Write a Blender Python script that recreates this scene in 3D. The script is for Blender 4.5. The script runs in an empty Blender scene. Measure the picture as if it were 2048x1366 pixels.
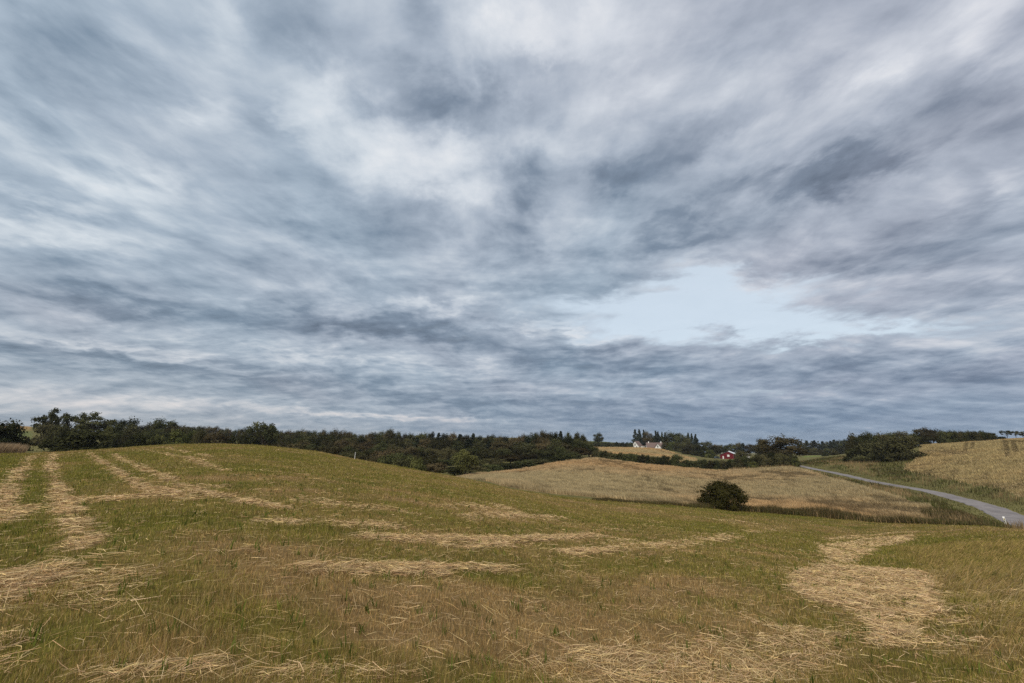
import bpy, math, random
import numpy as np
from mathutils import Vector, Matrix

random.seed(7)
rng = np.random.default_rng(11)
scene = bpy.context.scene
COL = scene.collection
PI = math.pi

# ------------------------------------------------------------------ camera
PITCH = math.radians(11.9)
EYE = 1.7
FPX = 16.0 / 36.0 * 2048.0          # focal length in photo pixels
CP, SP = math.cos(PITCH), math.sin(PITCH)
cam_d = bpy.data.cameras.new('camera')
cam = bpy.data.objects.new('camera', cam_d)
COL.objects.link(cam)
cam.location = (0, 0, EYE)
cam.rotation_euler = (PI / 2 + PITCH, 0, 0)
cam_d.lens = 16.0
cam_d.sensor_width = 36.0
cam_d.clip_start = 0.05
cam_d.clip_end = 9000
scene.camera = cam


def ray(px, py):
    xc = (px - 1024.0) / FPX
    yc = (683.0 - py) / FPX
    return np.array([xc, CP - yc * SP, SP + yc * CP])


def slope(py):
    yc = (683.0 - py) / FPX
    return (SP + yc * CP) / (CP - yc * SP)


def zat(py, Y):
    return EYE + slope(py) * Y


# ------------------------------------------------------------------ value noise (numpy)
_G = np.random.default_rng(5).random((256, 256))


def vnoise(x, y):
    x = np.asarray(x, float); y = np.asarray(y, float)
    xi = np.floor(x).astype(np.int64); yi = np.floor(y).astype(np.int64)
    fx = x - xi; fy = y - yi
    fx = fx * fx * (3 - 2 * fx); fy = fy * fy * (3 - 2 * fy)
    a = _G[xi & 255, yi & 255]; b = _G[(xi + 1) & 255, yi & 255]
    c = _G[xi & 255, (yi + 1) & 255]; d = _G[(xi + 1) & 255, (yi + 1) & 255]
    return (a * (1 - fx) + b * fx) * (1 - fy) + (c * (1 - fx) + d * fx) * fy


def fbm(x, y, oct=4, gain=0.5):
    s = 0; a = 1; t = 0
    for i in range(oct):
        s = s + a * vnoise(x * 2 ** i + 17.3 * i, y * 2 ** i + 5.1 * i)
        t += a; a *= gain
    return s / t


def sstep(a, b, x):
    t = np.clip((x - a) / (b - a), 0, 1)
    return t * t * (3 - 2 * t)


# ------------------------------------------------------------------ terrain profile table
# for each bearing (photo column) the lie of the land outward: (depth, photo row) or (depth, 'z', height)
Z = 'z'
PROF = {
    -700: [(40, 906), (70, Z, -1.0), (150, Z, 0), (400, Z, 9), (1200, Z, 10), (3000, Z, 0)],
    0: [(45, 907), (62, Z, -.8), (120, 896), (200, 887), (350, 850), (600, Z, 8), (1500, Z, 0)],
    100: [(50, 905), (66, Z, -.8), (120, 899), (200, 890), (350, 858), (600, Z, 6), (1500, Z, 0)],
    200: [(55, 898), (75, Z, -.6), (130, Z, -2.5), (220, Z, -1), (350, Z, 2.5), (600, Z, 3), (1500, Z, 0)],
    320: [(62, 889.5), (82, Z, -.4), (140, Z, -4), (240, Z, -3), (380, Z, 1), (600, Z, 2), (1500, Z, 0)],
    420: [(65, 887), (90, Z, -1), (150, Z, -6), (250, Z, -5.5), (400, Z, -1), (800, Z, 0)],
    520: [(63, 891.5), (88, Z, -1.5), (150, Z, -7.5), (250, Z, -6.5), (400, Z, -3), (800, Z, 0)],
    640: [(60, 905), (85, Z, -2.5), (140, Z, -9), (260, Z, -8), (400, Z, -4), (800, Z, 0)],
    800: [(55, 935), (78, Z, -4.4), (125, Z, -9.5), (250, Z, -8), (400, Z, -4), (800, Z, 0)],
    910: [(52, 955), (75, Z, -5.0), (118, Z, -8.05), (200, Z, -8.2), (300, Z, -6), (500, Z, -3), (1000, Z, 0)],
    1024: [(50, 978), (100, Z, -6.4), (150, 940), (200, Z, -8.4), (300, Z, -6.5), (500, Z, -3), (1000, Z, 0)],
    1120: [(51, 993), (100, Z, -6.9), (175, 923), (230, Z, -8.0), (300, Z, -7.0), (500, Z, -4), (1000, Z, -2)],
    1200: [(52, 1003), (100, Z, -7.2), (190, 915), (215, Z, -7.2), (300, 903), (430, 894.5), (470, Z, -8.6), (600, 882), (760, Z, -12), (1200, Z, -30), (3000, Z, -70)],
    1300: [(54, 1011), (100, Z, -8.2), (180, 929), (205, Z, -9.0), (300, 910), (430, 895.3), (470, Z, -9.0), (600, Z, -9), (760, Z, -18), (1200, Z, -35), (3000, Z, -80)],
    1440: [(56, 1021), (100, Z, -9.2), (170, 940), (200, Z, -10.4), (330, 918), (450, Z, -15), (800, Z, -30), (3000, Z, -85)],
    1600: [(56, 1035), (100, Z, -9.0), (165, 933), (200, Z, -9.5), (280, 921), (400, 912), (560, Z, -18), (800, Z, -30), (3000, Z, -85)],
    1700: [(56, 1044), (75, Z, -8.5), (100, 968), (131, Z, -8.7), (165, 926), (220, Z, -6.5), (400, Z, -13), (560, Z, -17), (800, Z, -28), (3000, Z, -80)],
    1850: [(53, 1050), (64, Z, -8.5), (78, Z, -8.6), (94, Z, -8.7), (106, Z, -7.9), (125, 939), (190, 891.5), (230, Z, -2), (400, Z, -12), (800, Z, -25), (3000, Z, -60)],
    1960: [(48, 1052), (57, Z, -8.2), (77, Z, -8.7), (88, Z, -8.0), (96, 966), (185, 884), (230, Z, -.6), (400, Z, -9), (800, Z, -18), (3000, Z, -40)],
    2048: [(42, 1064), (50, Z, -8.0), (60, Z, -8.7), (70, Z, -8.6), (77, 996), (165, 880.5), (220, Z, 1.0), (400, Z, -3), (800, Z, -5)],
    2300: [(34, Z, -5.2), (46, Z, -8.2), (60, Z, -8.6), (70, Z, -7.6), (150, Z, 2.2), (240, Z, 3), (500, Z, -2), (1500, Z, 0)],
    2750: [(28, Z, -4.2), (45, Z, -8.0), (56, Z, -8.4), (110, Z, -2), (220, Z, 3.5), (500, Z, 0), (1500, Z, 0)],
}


def pchip(xk, yk, x):
    xk = np.array(xk, float); yk = np.array(yk, float)
    h = np.diff(xk); dl = np.diff(yk) / h
    m = np.zeros_like(yk)
    m[0] = dl[0]; m[-1] = 0
    for i in range(1, len(xk) - 1):
        if dl[i - 1] * dl[i] > 0:
            w1 = 2 * h[i] + h[i - 1]; w2 = h[i] + 2 * h[i - 1]
            m[i] = (w1 + w2) / (w1 / dl[i - 1] + w2 / dl[i])
    i = np.clip(np.searchsorted(xk, x) - 1, 0, len(h) - 1)
    t = np.clip((x - xk[i]) / h[i], 0, 1)
    return ((1 + 2 * t) * (1 - t) ** 2 * yk[i] + t * (1 - t) ** 2 * h[i] * m[i]
            + t * t * (3 - 2 * t) * yk[i + 1] + t * t * (t - 1) * h[i] * m[i + 1])


R0, R1, NR = 0.5, 3000.0, 700
LR = np.linspace(math.log(R0), math.log(R1), NR)
RR = np.exp(LR)
NA = 721
AZ = np.linspace(-PI, PI, NA)          # bearing, 0 = straight ahead, + to the right
_paz, _pz, _pre = [], [], []
for px in sorted(PROF):
    a = math.atan((px - 1024.0) / FPX / 1.04)
    ys, zs = [0.0], [0.0]
    for p in PROF[px]:
        ys.append(p[0]); zs.append(p[2] if p[1] == Z else zat(p[1], p[0]))
    ys.append(4000); zs.append(zs[-1])
    _paz.append(a); _pre.append(ys[1] / math.cos(a))
    _pz.append(pchip(ys, zs, RR * math.cos(a)))
_paz = np.array(_paz); _pz = np.array(_pz); _pre = np.array(_pre)
back = np.interp(RR, [0, 60, 300, 3000], [0, -.5, -2, 0])     # gentle land behind the viewer
paz = np.concatenate([[-PI, _paz[0] - .9], _paz, [_paz[-1] + .9, PI]])
pz = np.vstack([back, back, _pz, back, back])
TAB = np.zeros((NA, NR))
for j in range(NR):
    TAB[:, j] = np.interp(AZ, paz, pz[:, j])
k = np.exp(-0.5 * (np.arange(-4, 5) / 1.7) ** 2); k /= k.sum()
pad = np.vstack([TAB[-5:-1], TAB, TAB[1:5]])
TAB = sum(k[i] * pad[i:i + NA] for i in range(9))


def edge_r(az):
    return np.interp(az, _paz, _pre)


def H0(x, y):
    x = np.asarray(x, float); y = np.asarray(y, float)
    r = np.maximum(np.hypot(x, y), R0 * 1.0001); a = np.arctan2(x, y)
    fi = (a + PI) / (2 * PI) * (NA - 1); i = np.clip(fi.astype(int), 0, NA - 2); fi = fi - i
    fj = (np.log(r) - LR[0]) / (LR[1] - LR[0]); j = np.clip(fj.astype(int), 0, NR - 2); fj = np.clip(fj - j, 0, 1)
    z = (TAB[i, j] * (1 - fi) + TAB[i + 1, j] * fi) * (1 - fj) + (TAB[i, j + 1] * (1 - fi) + TAB[i + 1, j + 1] * fi) * fj
    return z


# ------------------------------------------------------------------ road centre line
ROAD_Z = -8.7
_rp = [(2700, 1140, 40), (2250, 1110, 47), (2120, 1075, 53), (2048, 1045, 60), (1980, 1014, 72), (1915, 996, 83), (1850, 982, 95),
       (1750, 964, 113), (1680, 948.5, 137), (1622, 937.5, 162), (1585, 934, 190), (1560, 931, 240)]
_pts = []
for px, py, Y in _rp:
    d = ray(px, py); _pts.append((d[0] / d[1] * Y, Y))
_pts = np.array(_pts)


def catmull(P, n=14):
    P = np.asarray(P, float)
    Q = np.vstack([2 * P[0] - P[1], P, 2 * P[-1] - P[-2]]); out = []
    for i in range(1, len(Q) - 2):
        for t in np.linspace(0, 1, n, endpoint=False):
            out.append(.5 * (2 * Q[i] + (Q[i + 1] - Q[i - 1]) * t + (2 * Q[i - 1] - 5 * Q[i] + 4 * Q[i + 1] - Q[i + 2]) * t ** 2
                             + (3 * Q[i] - Q[i - 1] - 3 * Q[i + 1] + Q[i + 2]) * t ** 3))
    out.append(P[-1])
    return np.array(out)


ROAD = catmull(_pts)


def poly_dist(x, y, P):
    """distance of points to a polyline"""
    x = np.asarray(x, float); y = np.asarray(y, float)
    best = np.full(x.shape, 1e9)
    for (ax, ay), (bx, by) in zip(P[:-1], P[1:]):
        dx, dy = bx - ax, by - ay
        t = np.clip(((x - ax) * dx + (y - ay) * dy) / (dx * dx + dy * dy + 1e-12), 0, 1)
        best = np.minimum(best, np.hypot(x - ax - t * dx, y - ay - t * dy))
    return best


def H(x, y):
    z = H0(x, y)
    x = np.asarray(x, float); y = np.asarray(y, float)
    r = np.hypot(x, y)
    near = 1 - sstep(60, 140, r)
    z = z + near * ((fbm(x * .9, y * .9, 3) - .5) * .10 + (fbm(x * .16 + 9, y * .16, 2) - .5) * .28 * sstep(2, 9, r))
    z = z + (1 - near) * (fbm(x * .05, y * .05, 3) - .5) * .5
    m = (x > 25) & (y > 30) & (y < 260)
    if np.any(m):
        z = np.array(z)
        d = poly_dist(x[m], y[m], ROAD)
        w = 1 - sstep(3.0, 8.0, d)
        far = sstep(165, 240, y[m])
        zr = ROAD_Z - .35 * far
        z[m] = z[m] * (1 - w) + zr * w
    return z


def H1(x, y):
    return float(H(np.array([x]), np.array([y]))[0])


def gp(px, Y):
    """point on the land at photo column px and depth Y"""
    x = (px - 1024) / FPX * Y
    for _ in range(6):
        z = H1(x, Y)
        # photo row for this point -> correct x
        dz = z - EYE
        yc = (dz * CP - Y * SP) / (Y * CP + dz * SP)
        x = (px - 1024) / FPX * Y / (CP - yc * SP)
    return x, Y, H1(x, Y)


_YS = np.exp(np.linspace(math.log(1.5), math.log(700), 5000))


def hit(px, py):
    d = ray(px, py)
    xs = d[0] / d[1] * _YS; zs = EYE + d[2] / d[1] * _YS
    h = H(xs, _YS)
    i = np.nonzero(zs < h)[0]
    i = i[0] if len(i) else len(_YS) - 1
    return xs[i], _YS[i]


# ------------------------------------------------------------------ helpers for materials
def new_mat(name):
    m = bpy.data.materials.new(name)
    m.use_nodes = True
    nt = m.node_tree
    for n in list(nt.nodes):
        nt.nodes.remove(n)
    out = nt.nodes.new('ShaderNodeOutputMaterial')
    return m, nt, out


def N(nt, t, **kw):
    n = nt.nodes.new(t)
    for k_, v in kw.items():
        if k_ == 'inp':
            for a, b in v.items():
                n.inputs[a].default_value = b
        else:
            setattr(n, k_, v)
    return n


def L(nt, a, b):
    nt.links.new(a, b)


def principled(nt, out, rough=.9, spec=.15):
    p = N(nt, 'ShaderNodeBsdfPrincipled')
    p.inputs['Roughness'].default_value = rough
    p.inputs['Specular IOR Level'].default_value = spec
    L(nt, p.outputs[0], out.inputs[0])
    return p


def mat_plain(name, col, rough=.8, noise=.25, scale=3.0, bump=0.0, spec=.2):
    m, nt, out = new_mat(name)
    p = principled(nt, out, rough, spec)
    tc = N(nt, 'ShaderNodeTexCoord')
    nz = N(nt, 'ShaderNodeTexNoise', inp={'Scale': scale, 'Detail': 5.0})
    L(nt, tc.outputs['Object'], nz.inputs['Vector'])
    mx = N(nt, 'ShaderNodeMix', data_type='RGBA')
    L(nt, nz.outputs[0], mx.inputs[0])
    c = Vector(col)
    mx.inputs[6].default_value = (*(c * (1 - noise)), 1)
    mx.inputs[7].default_value = (*(c * (1 + noise)), 1)
    L(nt, mx.outputs[2], p.inputs['Base Color'])
    if bump:
        b = N(nt, 'ShaderNodeBump', inp={'Strength': bump, 'Distance': .05})
        L(nt, nz.outputs[0], b.inputs['Height']); L(nt, b.outputs[0], p.inputs['Normal'])
    return m


def mat_blades(name, trans=.35, noise_scale=2.0, vary=.35):
    """coloured by the plant's own hue attribute, broken up with noise, part of the light passing through"""
    m, nt, out = new_mat(name)
    at = N(nt, 'ShaderNodeAttribute', attribute_name='hue')
    geo = N(nt, 'ShaderNodeNewGeometry')
    nz = N(nt, 'ShaderNodeTexNoise', inp={'Scale': noise_scale, 'Detail': 4.0})
    L(nt, geo.outputs['Position'], nz.inputs['Vector'])
    mr = N(nt, 'ShaderNodeMapRange', inp={1: .3, 2: .7, 3: 1 - vary, 4: 1 + vary})
    L(nt, nz.outputs[0], mr.inputs[0])
    vm = N(nt, 'ShaderNodeVectorMath', operation='SCALE')
    L(nt, at.outputs['Color'], vm.inputs[0]); L(nt, mr.outputs[0], vm.inputs['Scale'])
    d = N(nt, 'ShaderNodeBsdfDiffuse'); t = N(nt, 'ShaderNodeBsdfTranslucent')
    L(nt, vm.outputs[0], d.inputs[0]); L(nt, vm.outputs[0], t.inputs[0])
    mx = N(nt, 'ShaderNodeMixShader', inp={0: trans})
    L(nt, d.outputs[0], mx.inputs[1]); L(nt, t.outputs[0], mx.inputs[2])
    L(nt, mx.outputs[0], out.inputs[0])
    return m


def mat_leaf(name, c0, c1, c2, trans=.12):
    """leaf colour from a per-leaf value, shifted per tree"""
    m, nt, out = new_mat(name)
    at = N(nt, 'ShaderNodeAttribute', attribute_name='leaf')
    oi = N(nt, 'ShaderNodeObjectInfo')
    mx = N(nt, 'ShaderNodeMix', data_type='RGBA')
    mx.inputs[6].default_value = (*c0, 1); mx.inputs[7].default_value = (*c1, 1)
    L(nt, at.outputs['Fac'], mx.inputs[0])
    m2 = N(nt, 'ShaderNodeMix', data_type='RGBA')
    mr = N(nt, 'ShaderNodeMapRange', inp={1: .35, 2: 1.0, 3: 0, 4: .75})
    L(nt, oi.outputs['Random'], mr.inputs[0]); L(nt, mr.outputs[0], m2.inputs[0])
    L(nt, mx.outputs[2], m2.inputs[6]); m2.inputs[7].default_value = (*c2, 1)
    d = N(nt, 'ShaderNodeBsdfDiffuse'); t = N(nt, 'ShaderNodeBsdfTranslucent')
    rv_ = N(nt, 'ShaderNodeMath', operation='FRACT'); r7 = N(nt, 'ShaderNodeMath', operation='MULTIPLY', inp={1: 7.31})
    L(nt, oi.outputs['Random'], r7.inputs[0]); L(nt, r7.outputs[0], rv_.inputs[0])
    rs_ = N(nt, 'ShaderNodeMapRange', inp={3: .40, 4: 1.35}); L(nt, rv_.outputs[0], rs_.inputs[0])
    sc_ = N(nt, 'ShaderNodeVectorMath', operation='SCALE'); L(nt, m2.outputs[2], sc_.inputs[0]); L(nt, rs_.outputs[0], sc_.inputs['Scale'])
    L(nt, sc_.outputs[0], d.inputs[0]); L(nt, sc_.outputs[0], t.inputs[0])
    ms = N(nt, 'ShaderNodeMixShader', inp={0: trans})
    L(nt, d.outputs[0], ms.inputs[1]); L(nt, t.outputs[0], ms.inputs[2])
    L(nt, ms.outputs[0], out.inputs[0])
    return m


# ------------------------------------------------------------------ helpers for objects
def mesh_np(name, verts, faces_q=None, faces_t=None, hue=None, leaf=None):
    """mesh from numpy arrays; faces_q (n,4), faces_t (n,3)"""
    me = bpy.data.meshes.new(name)
    nv = len(verts)
    me.vertices.add(nv)
    me.vertices.foreach_set('co', np.ascontiguousarray(verts, np.float32).ravel())
    loops, starts, tot = [], [], 0
    if faces_q is not None and len(faces_q):
        loops.append(faces_q.ravel()); starts.append(np.arange(len(faces_q)) * 4); tot = len(faces_q) * 4
    if faces_t is not None and len(faces_t):
        loops.append(faces_t.ravel()); starts.append(tot + np.arange(len(faces_t)) * 3)
    loops = np.concatenate(loops).astype(np.int32); starts = np.concatenate(starts).astype(np.int32)
    me.loops.add(len(loops)); me.loops.foreach_set('vertex_index', loops)
    me.polygons.add(len(starts)); me.polygons.foreach_set('loop_start', starts)
    me.update(calc_edges=True)
    if hue is not None:
        a = me.attributes.new('hue', 'FLOAT_COLOR', 'POINT')
        c = np.ones((nv, 4), np.float32); c[:, :3] = hue
        a.data.foreach_set('color', c.ravel())
    if leaf is not None:
        a = me.attributes.new('leaf', 'FLOAT', 'POINT')
        a.data.foreach_set('value', np.ascontiguousarray(leaf, np.float32))
    return me


def link(name, data, mat=None, parent=None):
    o = bpy.data.objects.new(name, data)
    COL.objects.link(o)
    if mat is not None:
        data.materials.append(mat)
    if parent is not None:
        o.parent = parent
    return o


def tag(o, label=None, cat=None, group=None, kind=None):
    if label: o['label'] = label
    if cat: o['category'] = cat
    if group: o['group'] = group
    if kind: o['kind'] = kind
    return o


def empty(name, loc, rz=0.0, label=None, cat=None, group=None):
    o = bpy.data.objects.new(name, None)
    COL.objects.link(o)
    o.empty_display_size = .5
    o.location = loc; o.rotation_euler = (0, 0, rz)
    return tag(o, label, cat, group)


class MB:
    """collects polygons, links them as one mesh object"""
    def __init__(s): s.v = []; s.f = []
    def poly(s, pts):
        n = len(s.v); s.v += [tuple(p) for p in pts]; s.f.append(tuple(range(n, n + len(pts))))
    def hexa(s, b, t):
        n = len(s.v); s.v += [tuple(p) for p in b] + [tuple(p) for p in t]
        s.f += [(n + 3, n + 2, n + 1, n), (n + 4, n + 5, n + 6, n + 7)]
        for i in range(4):
            j = (i + 1) % 4
            s.f.append((n + i, n + j, n + 4 + j, n + 4 + i))
    def box(s, x0, x1, y0, y1, z0, z1):
        b = [(x0, y0, z0), (x1, y0, z0), (x1, y1, z0), (x0, y1, z0)]
        s.hexa(b, [(p[0], p[1], z1) for p in b])
    def prism(s, prof, y0, y1):
        """profile in x,z (counter-clockwise seen from -y), extruded along y"""
        n = len(s.v); k = len(prof)
        s.v += [(p[0], y0, p[1]) for p in prof] + [(p[0], y1, p[1]) for p in prof]
        s.f.append(tuple(range(n, n + k))); s.f.append(tuple(range(n + 2 * k - 1, n + k - 1, -1)))
        for i in range(k):
            j = (i + 1) % k
            s.f.append((n + j, n + i, n + k + i, n + k + j))
    def tube(s, pts, rad, sides=7):
        rings = []
        for i, p in enumerate(pts):
            p = Vector(p)
            d = (Vector(pts[min(i + 1, len(pts) - 1)]) - Vector(pts[max(i - 1, 0)])).normalized()
            a = d.orthogonal().normalized(); b = d.cross(a)
            n = len(s.v)
            for q in range(sides):
                t = 2 * PI * q / sides
                s.v.append(tuple(p + (a * math.cos(t) + b * math.sin(t)) * rad[i]))
            rings.append(n)
        for r0, r1 in zip(rings[:-1], rings[1:]):
            for q in range(sides):
                w = (q + 1) % sides
                s.f.append((r0 + q, r0 + w, r1 + w, r1 + q))
        s.f.append(tuple(range(rings[-1], rings[-1] + sides)))
    def mesh(s, name):
        me = bpy.data.meshes.new(name); me.from_pydata(s.v, [], s.f); me.update(); return me
    def build(s, name, mat, parent=None):
        return link(name, s.mesh(name), mat, parent)


def in_poly(x, y, P):
    x = np.asarray(x); y = np.asarray(y)
    c = np.zeros(x.shape, bool)
    n = len(P)
    for i in range(n):
        x0, y0 = P[i]; x1, y1 = P[(i + 1) % n]
        if y0 == y1: continue
        m = ((y0 > y) != (y1 > y)) & (x < (x1 - x0) * (y - y0) / (y1 - y0) + x0)
        c ^= m
    return c


# ------------------------------------------------------------------ what grows where
def gpl(lst):
    return np.array([gp(a, b)[:2] for a, b in lst])


P_MID = gpl([(912, 116), (960, 80), (1000, 56), (1060, 54), (1120, 54), (1200, 56), (1300, 58.5), (1440, 60.5), (1550, 60.5), (1700, 60.5), (1800, 61),
             (1850, 62), (1880, 64), (1860, 74), (1822, 78), (1795, 83), (1725, 97), (1682, 111), (1641, 134), (1601, 158), (1560, 163), (1440, 167), (1300, 177),
             (1200, 186), (1186, 190), (1150, 180), (1100, 168), (1024, 148), (960, 131)])
P_UP = gpl([(1182, 206), (1200, 212), (1300, 202), (1370, 205), (1398, 260), (1392, 300), (1375, 330), (1335, 405), (1322, 430), (1262, 431), (1180, 431)])
P_RIGHT = gpl([(1806, 131), (1847, 117), (1892, 107), (1932, 98), (1985, 90), (2048, 78), (2200, 66), (2500, 62), (2700, 180), (2300, 200), (2048, 220), (1842, 225),
               (1842, 175), (1836, 150)])
P_LEFTHILL = gpl([(-500, 230), (60, 215), (60, 520), (-500, 520)])
P_GREEN = gpl([(1606, 330), (1668, 330), (1668, 385), (1606, 385)])


def jitter(x, y, amp, sc):
    return x + (fbm(x * sc, y * sc, 3) - .5) * 2 * amp, y + (fbm(x * sc + 50, y * sc + 31, 3) - .5) * 2 * amp


# strewn straw: lines (photo points surveyed onto the land, half width in metres, strength)
STRAW_LINES = [
    ([(62, 912), (48, 930), (36, 950), (22, 975), (8, 1000), (-20, 1040)], .27, .75),
    ([(107, 907), (101, 925), (103, 945), (108, 965), (120, 988), (131, 1012), (148, 1045), (168, 1092)], .2, .85),
    ([(181, 907), (213, 930), (255, 955), (290, 975), (322, 983), (352, 990), (388, 1001)], .21, .95),
    ([(228, 909), (265, 927), (315, 950), (352, 968), (400, 983), (436, 992), (500, 1005), (560, 1018)], .21, .9),
    ([(285, 899), (340, 911), (402, 926), (450, 942)], .28, .65),
    ([(322, 894), (366, 903), (420, 914)], .28, .6),
    ([(100, 911), (130, 908), (170, 906)], .35, .6),
    ([(185, 1000), (260, 996), (340, 990)], .42, .8),
    ([(128, 1008), (150, 1000), (190, 1001)], .35, .5),
    ([(-40, 1050), (10, 1030), (40, 1015)], .45, .6),
    ([(632, 1137), (700, 1139), (780, 1142), (860, 1141)], .26, 1.0),
    ([(860, 1141), (930, 1138), (1030, 1141)], .12, .9),
    ([(720, 1077), (800, 1079), (900, 1080), (1000, 1083), (1110, 1076), (1190, 1072)], .26, .95),
    ([(890, 1093), (960, 1094), (1010, 1091)], .2, .9),
    ([(1140, 1107), (1200, 1103), (1260, 1097), (1330, 1090)], .3, 1.1),
    ([(1330, 1092), (1420, 1078), (1500, 1064), (1570, 1054)], .6, .38),
    ([(930, 1034), (1020, 1030), (1120, 1036)], .4, .6),
    ([(900, 1013), (960, 1013), (1010, 1015)], .5, .5),
    ([(560, 1045), (660, 1050), (760, 1052)], .5, .45),
    ([(1660, 1078), (1720, 1072), (1790, 1066), (1832, 1064)], .5, .9),
    ([(150, 1350), (300, 1342), (430, 1338), (560, 1352)], .10, .36),
    ([(-30, 1230), (20, 1260), (40, 1320)], .2, .4),
    ([(560, 1360), (700, 1352), (820, 1362)], .06, .4),
]
STRAW_POLYS = [
    ([(-60, 1185), (-60, 1225), (30, 1212), (90, 1180), (150, 1145), (150, 1132), (70, 1140), (0, 1162)], 1.0),
    ([(1640, 1090), (1720, 1078), (1828, 1068), (1822, 1084), (1760, 1094), (1700, 1128), (1660, 1128)], .9),
    ([(1580, 1150), (1640, 1135), (1720, 1134), (1800, 1138), (1852, 1150), (1868, 1200), (1890, 1225), (1830, 1250), (1825, 1300), (1760, 1298), (1735, 1245),
      (1690, 1220), (1620, 1205), (1590, 1180)], 1.05),
    ([(1000, 1320), (1180, 1292), (1420, 1275), (1640, 1262), (1700, 1300), (1640, 1345), (1500, 1380), (1150, 1380)], .25),
]
SL = [(np.array([hit(a, b) for a, b in pts]), w, s) for pts, w, s in STRAW_LINES]
SPL = [(np.array([hit(a, b) for a, b in pts]), s) for pts, s in STRAW_POLYS]


def spots(lst):
    out = []
    for px, py, rx, ry, amp in lst:
        c = hit(px, py); e = hit(px + rx, py)
        n_ = hit(px, py + ry); f_ = hit(px, py - ry)
        out.append((c, math.hypot(e[0] - c[0], e[1] - c[1]), abs(f_[1] - n_[1]) / 2, amp))
    return out


# greener (+) and drier (-) places in the stubble
SPOTS = spots([(78, 950, 18, 30, .35), (70, 1000, 24, 20, .3), (150, 950, 22, 24, .3), (300, 1028, 110, 22, .55), (15, 930, 40, 26, .6), (230, 935, 60, 16, .35), (420, 940, 130, 14, .3), (230, 1080, 80, 16, .3), (620, 1030, 160, 14, .25),
               (420, 1040, 180, 14, .25), (1000, 990, 220, 12, .3), (1500, 1030, 200, 8, .35), (650, 1175, 90, 18, .45), (1120, 1165, 160, 14, .25),
               (1690, 1115, 60, 16, .45), (1960, 1110, 90, 26, .35), (250, 1180, 130, 30, .15), (130, 1270, 130, 40, .3), (500, 1230, 90, 26, .2),
               (1330, 1130, 120, 18, .3), (60, 1090, 60, 20, .3), (1450, 1215, 120, 18, .25), (1850, 1330, 160, 30, .25),
               (860, 1200, 210, 30, -.6), (1000, 1280, 280, 38, -.45), (1280, 1190, 170, 28, -.5), (1100, 1225, 200, 24, -.35), (760, 1270, 150, 30, -.25), (420, 1130, 200, 30, -.28),
               (560, 1090, 170, 20, -.25), (1400, 1170, 120, 22, -.4), (640, 940, 220, 10, -.2), (820, 985, 200, 10, -.15), (360, 1300, 180, 30, -.15),
               (480, 955, 120, 10, -.25), (800, 1040, 160, 12, -.2), (1540, 1100, 90, 16, -.2), (1250, 1300, 200, 30, -.2)])


def straw_amt(x, y):
    """0..1 how much cut straw lies here"""
    s = np.zeros_like(x)
    r = np.hypot(x, y)
    ja = .045 + .0009 * r
    xj = x + (fbm(x * 1.9, y * 1.9, 4, .65) - .5) * 5.2 * ja
    yj = y + (fbm(x * 1.9 + 40, y * 1.9 + 9, 4, .65) - .5) * 5.2 * ja
    sg_ = .04 + .0018 * r
    xj = xj + np.random.default_rng(3).normal(0, 1, len(x)) * sg_; yj = yj + np.random.default_rng(4).normal(0, 1, len(x)) * sg_
    brk = np.clip(-.30 + 2.5 * fbm(x * .8 + 3, y * .8, 3) - .5 * sstep(.5, .75, fbm(x * 2.6 + 3, y * 2.6, 3)), .06, 1.1)
    for P, w, st in SL:
        lo = P.min(0) - 2.5; hi = P.max(0) + 2.5
        m = (x > lo[0]) & (x < hi[0]) & (y > lo[1]) & (y < hi[1])
        if not m.any(): continue
        d = poly_dist(xj[m], yj[m], P)
        s[m] = np.maximum(s[m], st * (.82 * (1 - sstep(w * .35, w * 1.4, d)) * brk[m] + (.16 * (1 - sstep(w, w * 2.5 + .3, d)) * brk[m]) / (1 + r[m] / 25)))
    for P, st in SPL:
        lo = P.min(0) - 1; hi = P.max(0) + 1
        m = (x > lo[0]) & (x < hi[0]) & (y > lo[1]) & (y < hi[1])
        if not m.any(): continue
        q = in_poly(xj[m], yj[m], P)
        q2 = in_poly(x[m] + np.random.default_rng(8).normal(0, .38, m.sum()), y[m] + np.random.default_rng(9).normal(0, .38, m.sum()), P)
        s[m] = np.maximum(s[m], st * .26 * q2 * brk[m])
        s[m] = np.maximum(s[m], st * q * (.22 + .75 * brk[m]) * .85)
    # thin, broken scatter everywhere
    f = fbm(x * .22 + 70, y * .6 + 20, 4)
    s = np.maximum(s, .34 * sstep(.66, .84, f))
    return np.clip(s, 0, 1)


def green_amt(x, y):
    g = .43 + (fbm(x * .10 + 2, y * .16 + 7, 4) - .5) * 1.1 + (fbm(x * .55, y * .7 + 3, 5, .6) - .5) * 1.5
    for (cx, cy), rx, ry, amp in SPOTS:
        # axes along and across the line of sight
        l = math.hypot(cx, cy); ux, uy = cx / l, cy / l
        a = (x - cx) * ux + (y - cy) * uy; b = -(x - cx) * uy + (y - cy) * ux
        g = g + amp * np.exp(-(b / rx) ** 2 - (a / max(ry, .35)) ** 2)
    r = np.hypot(x, y)
    g = g + .03 * sstep(14, 30, r)
    return np.clip(g, 0, 1)


C_GREEN = np.array((.200, .197, .038)); C_OLIVE = np.array((.285, .232, .062)); C_DRY = np.array((.455, .31, .135))
C_BROWN = np.array((.325, .197, .076)); C_STRAW = np.array((.62, .475, .265)); C_WHEAT = np.array((.34, .25, .13))


def mixc(a, b, t):
    t = np.asarray(t)[:, None]
    return a * (1 - t) + b * t


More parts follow.
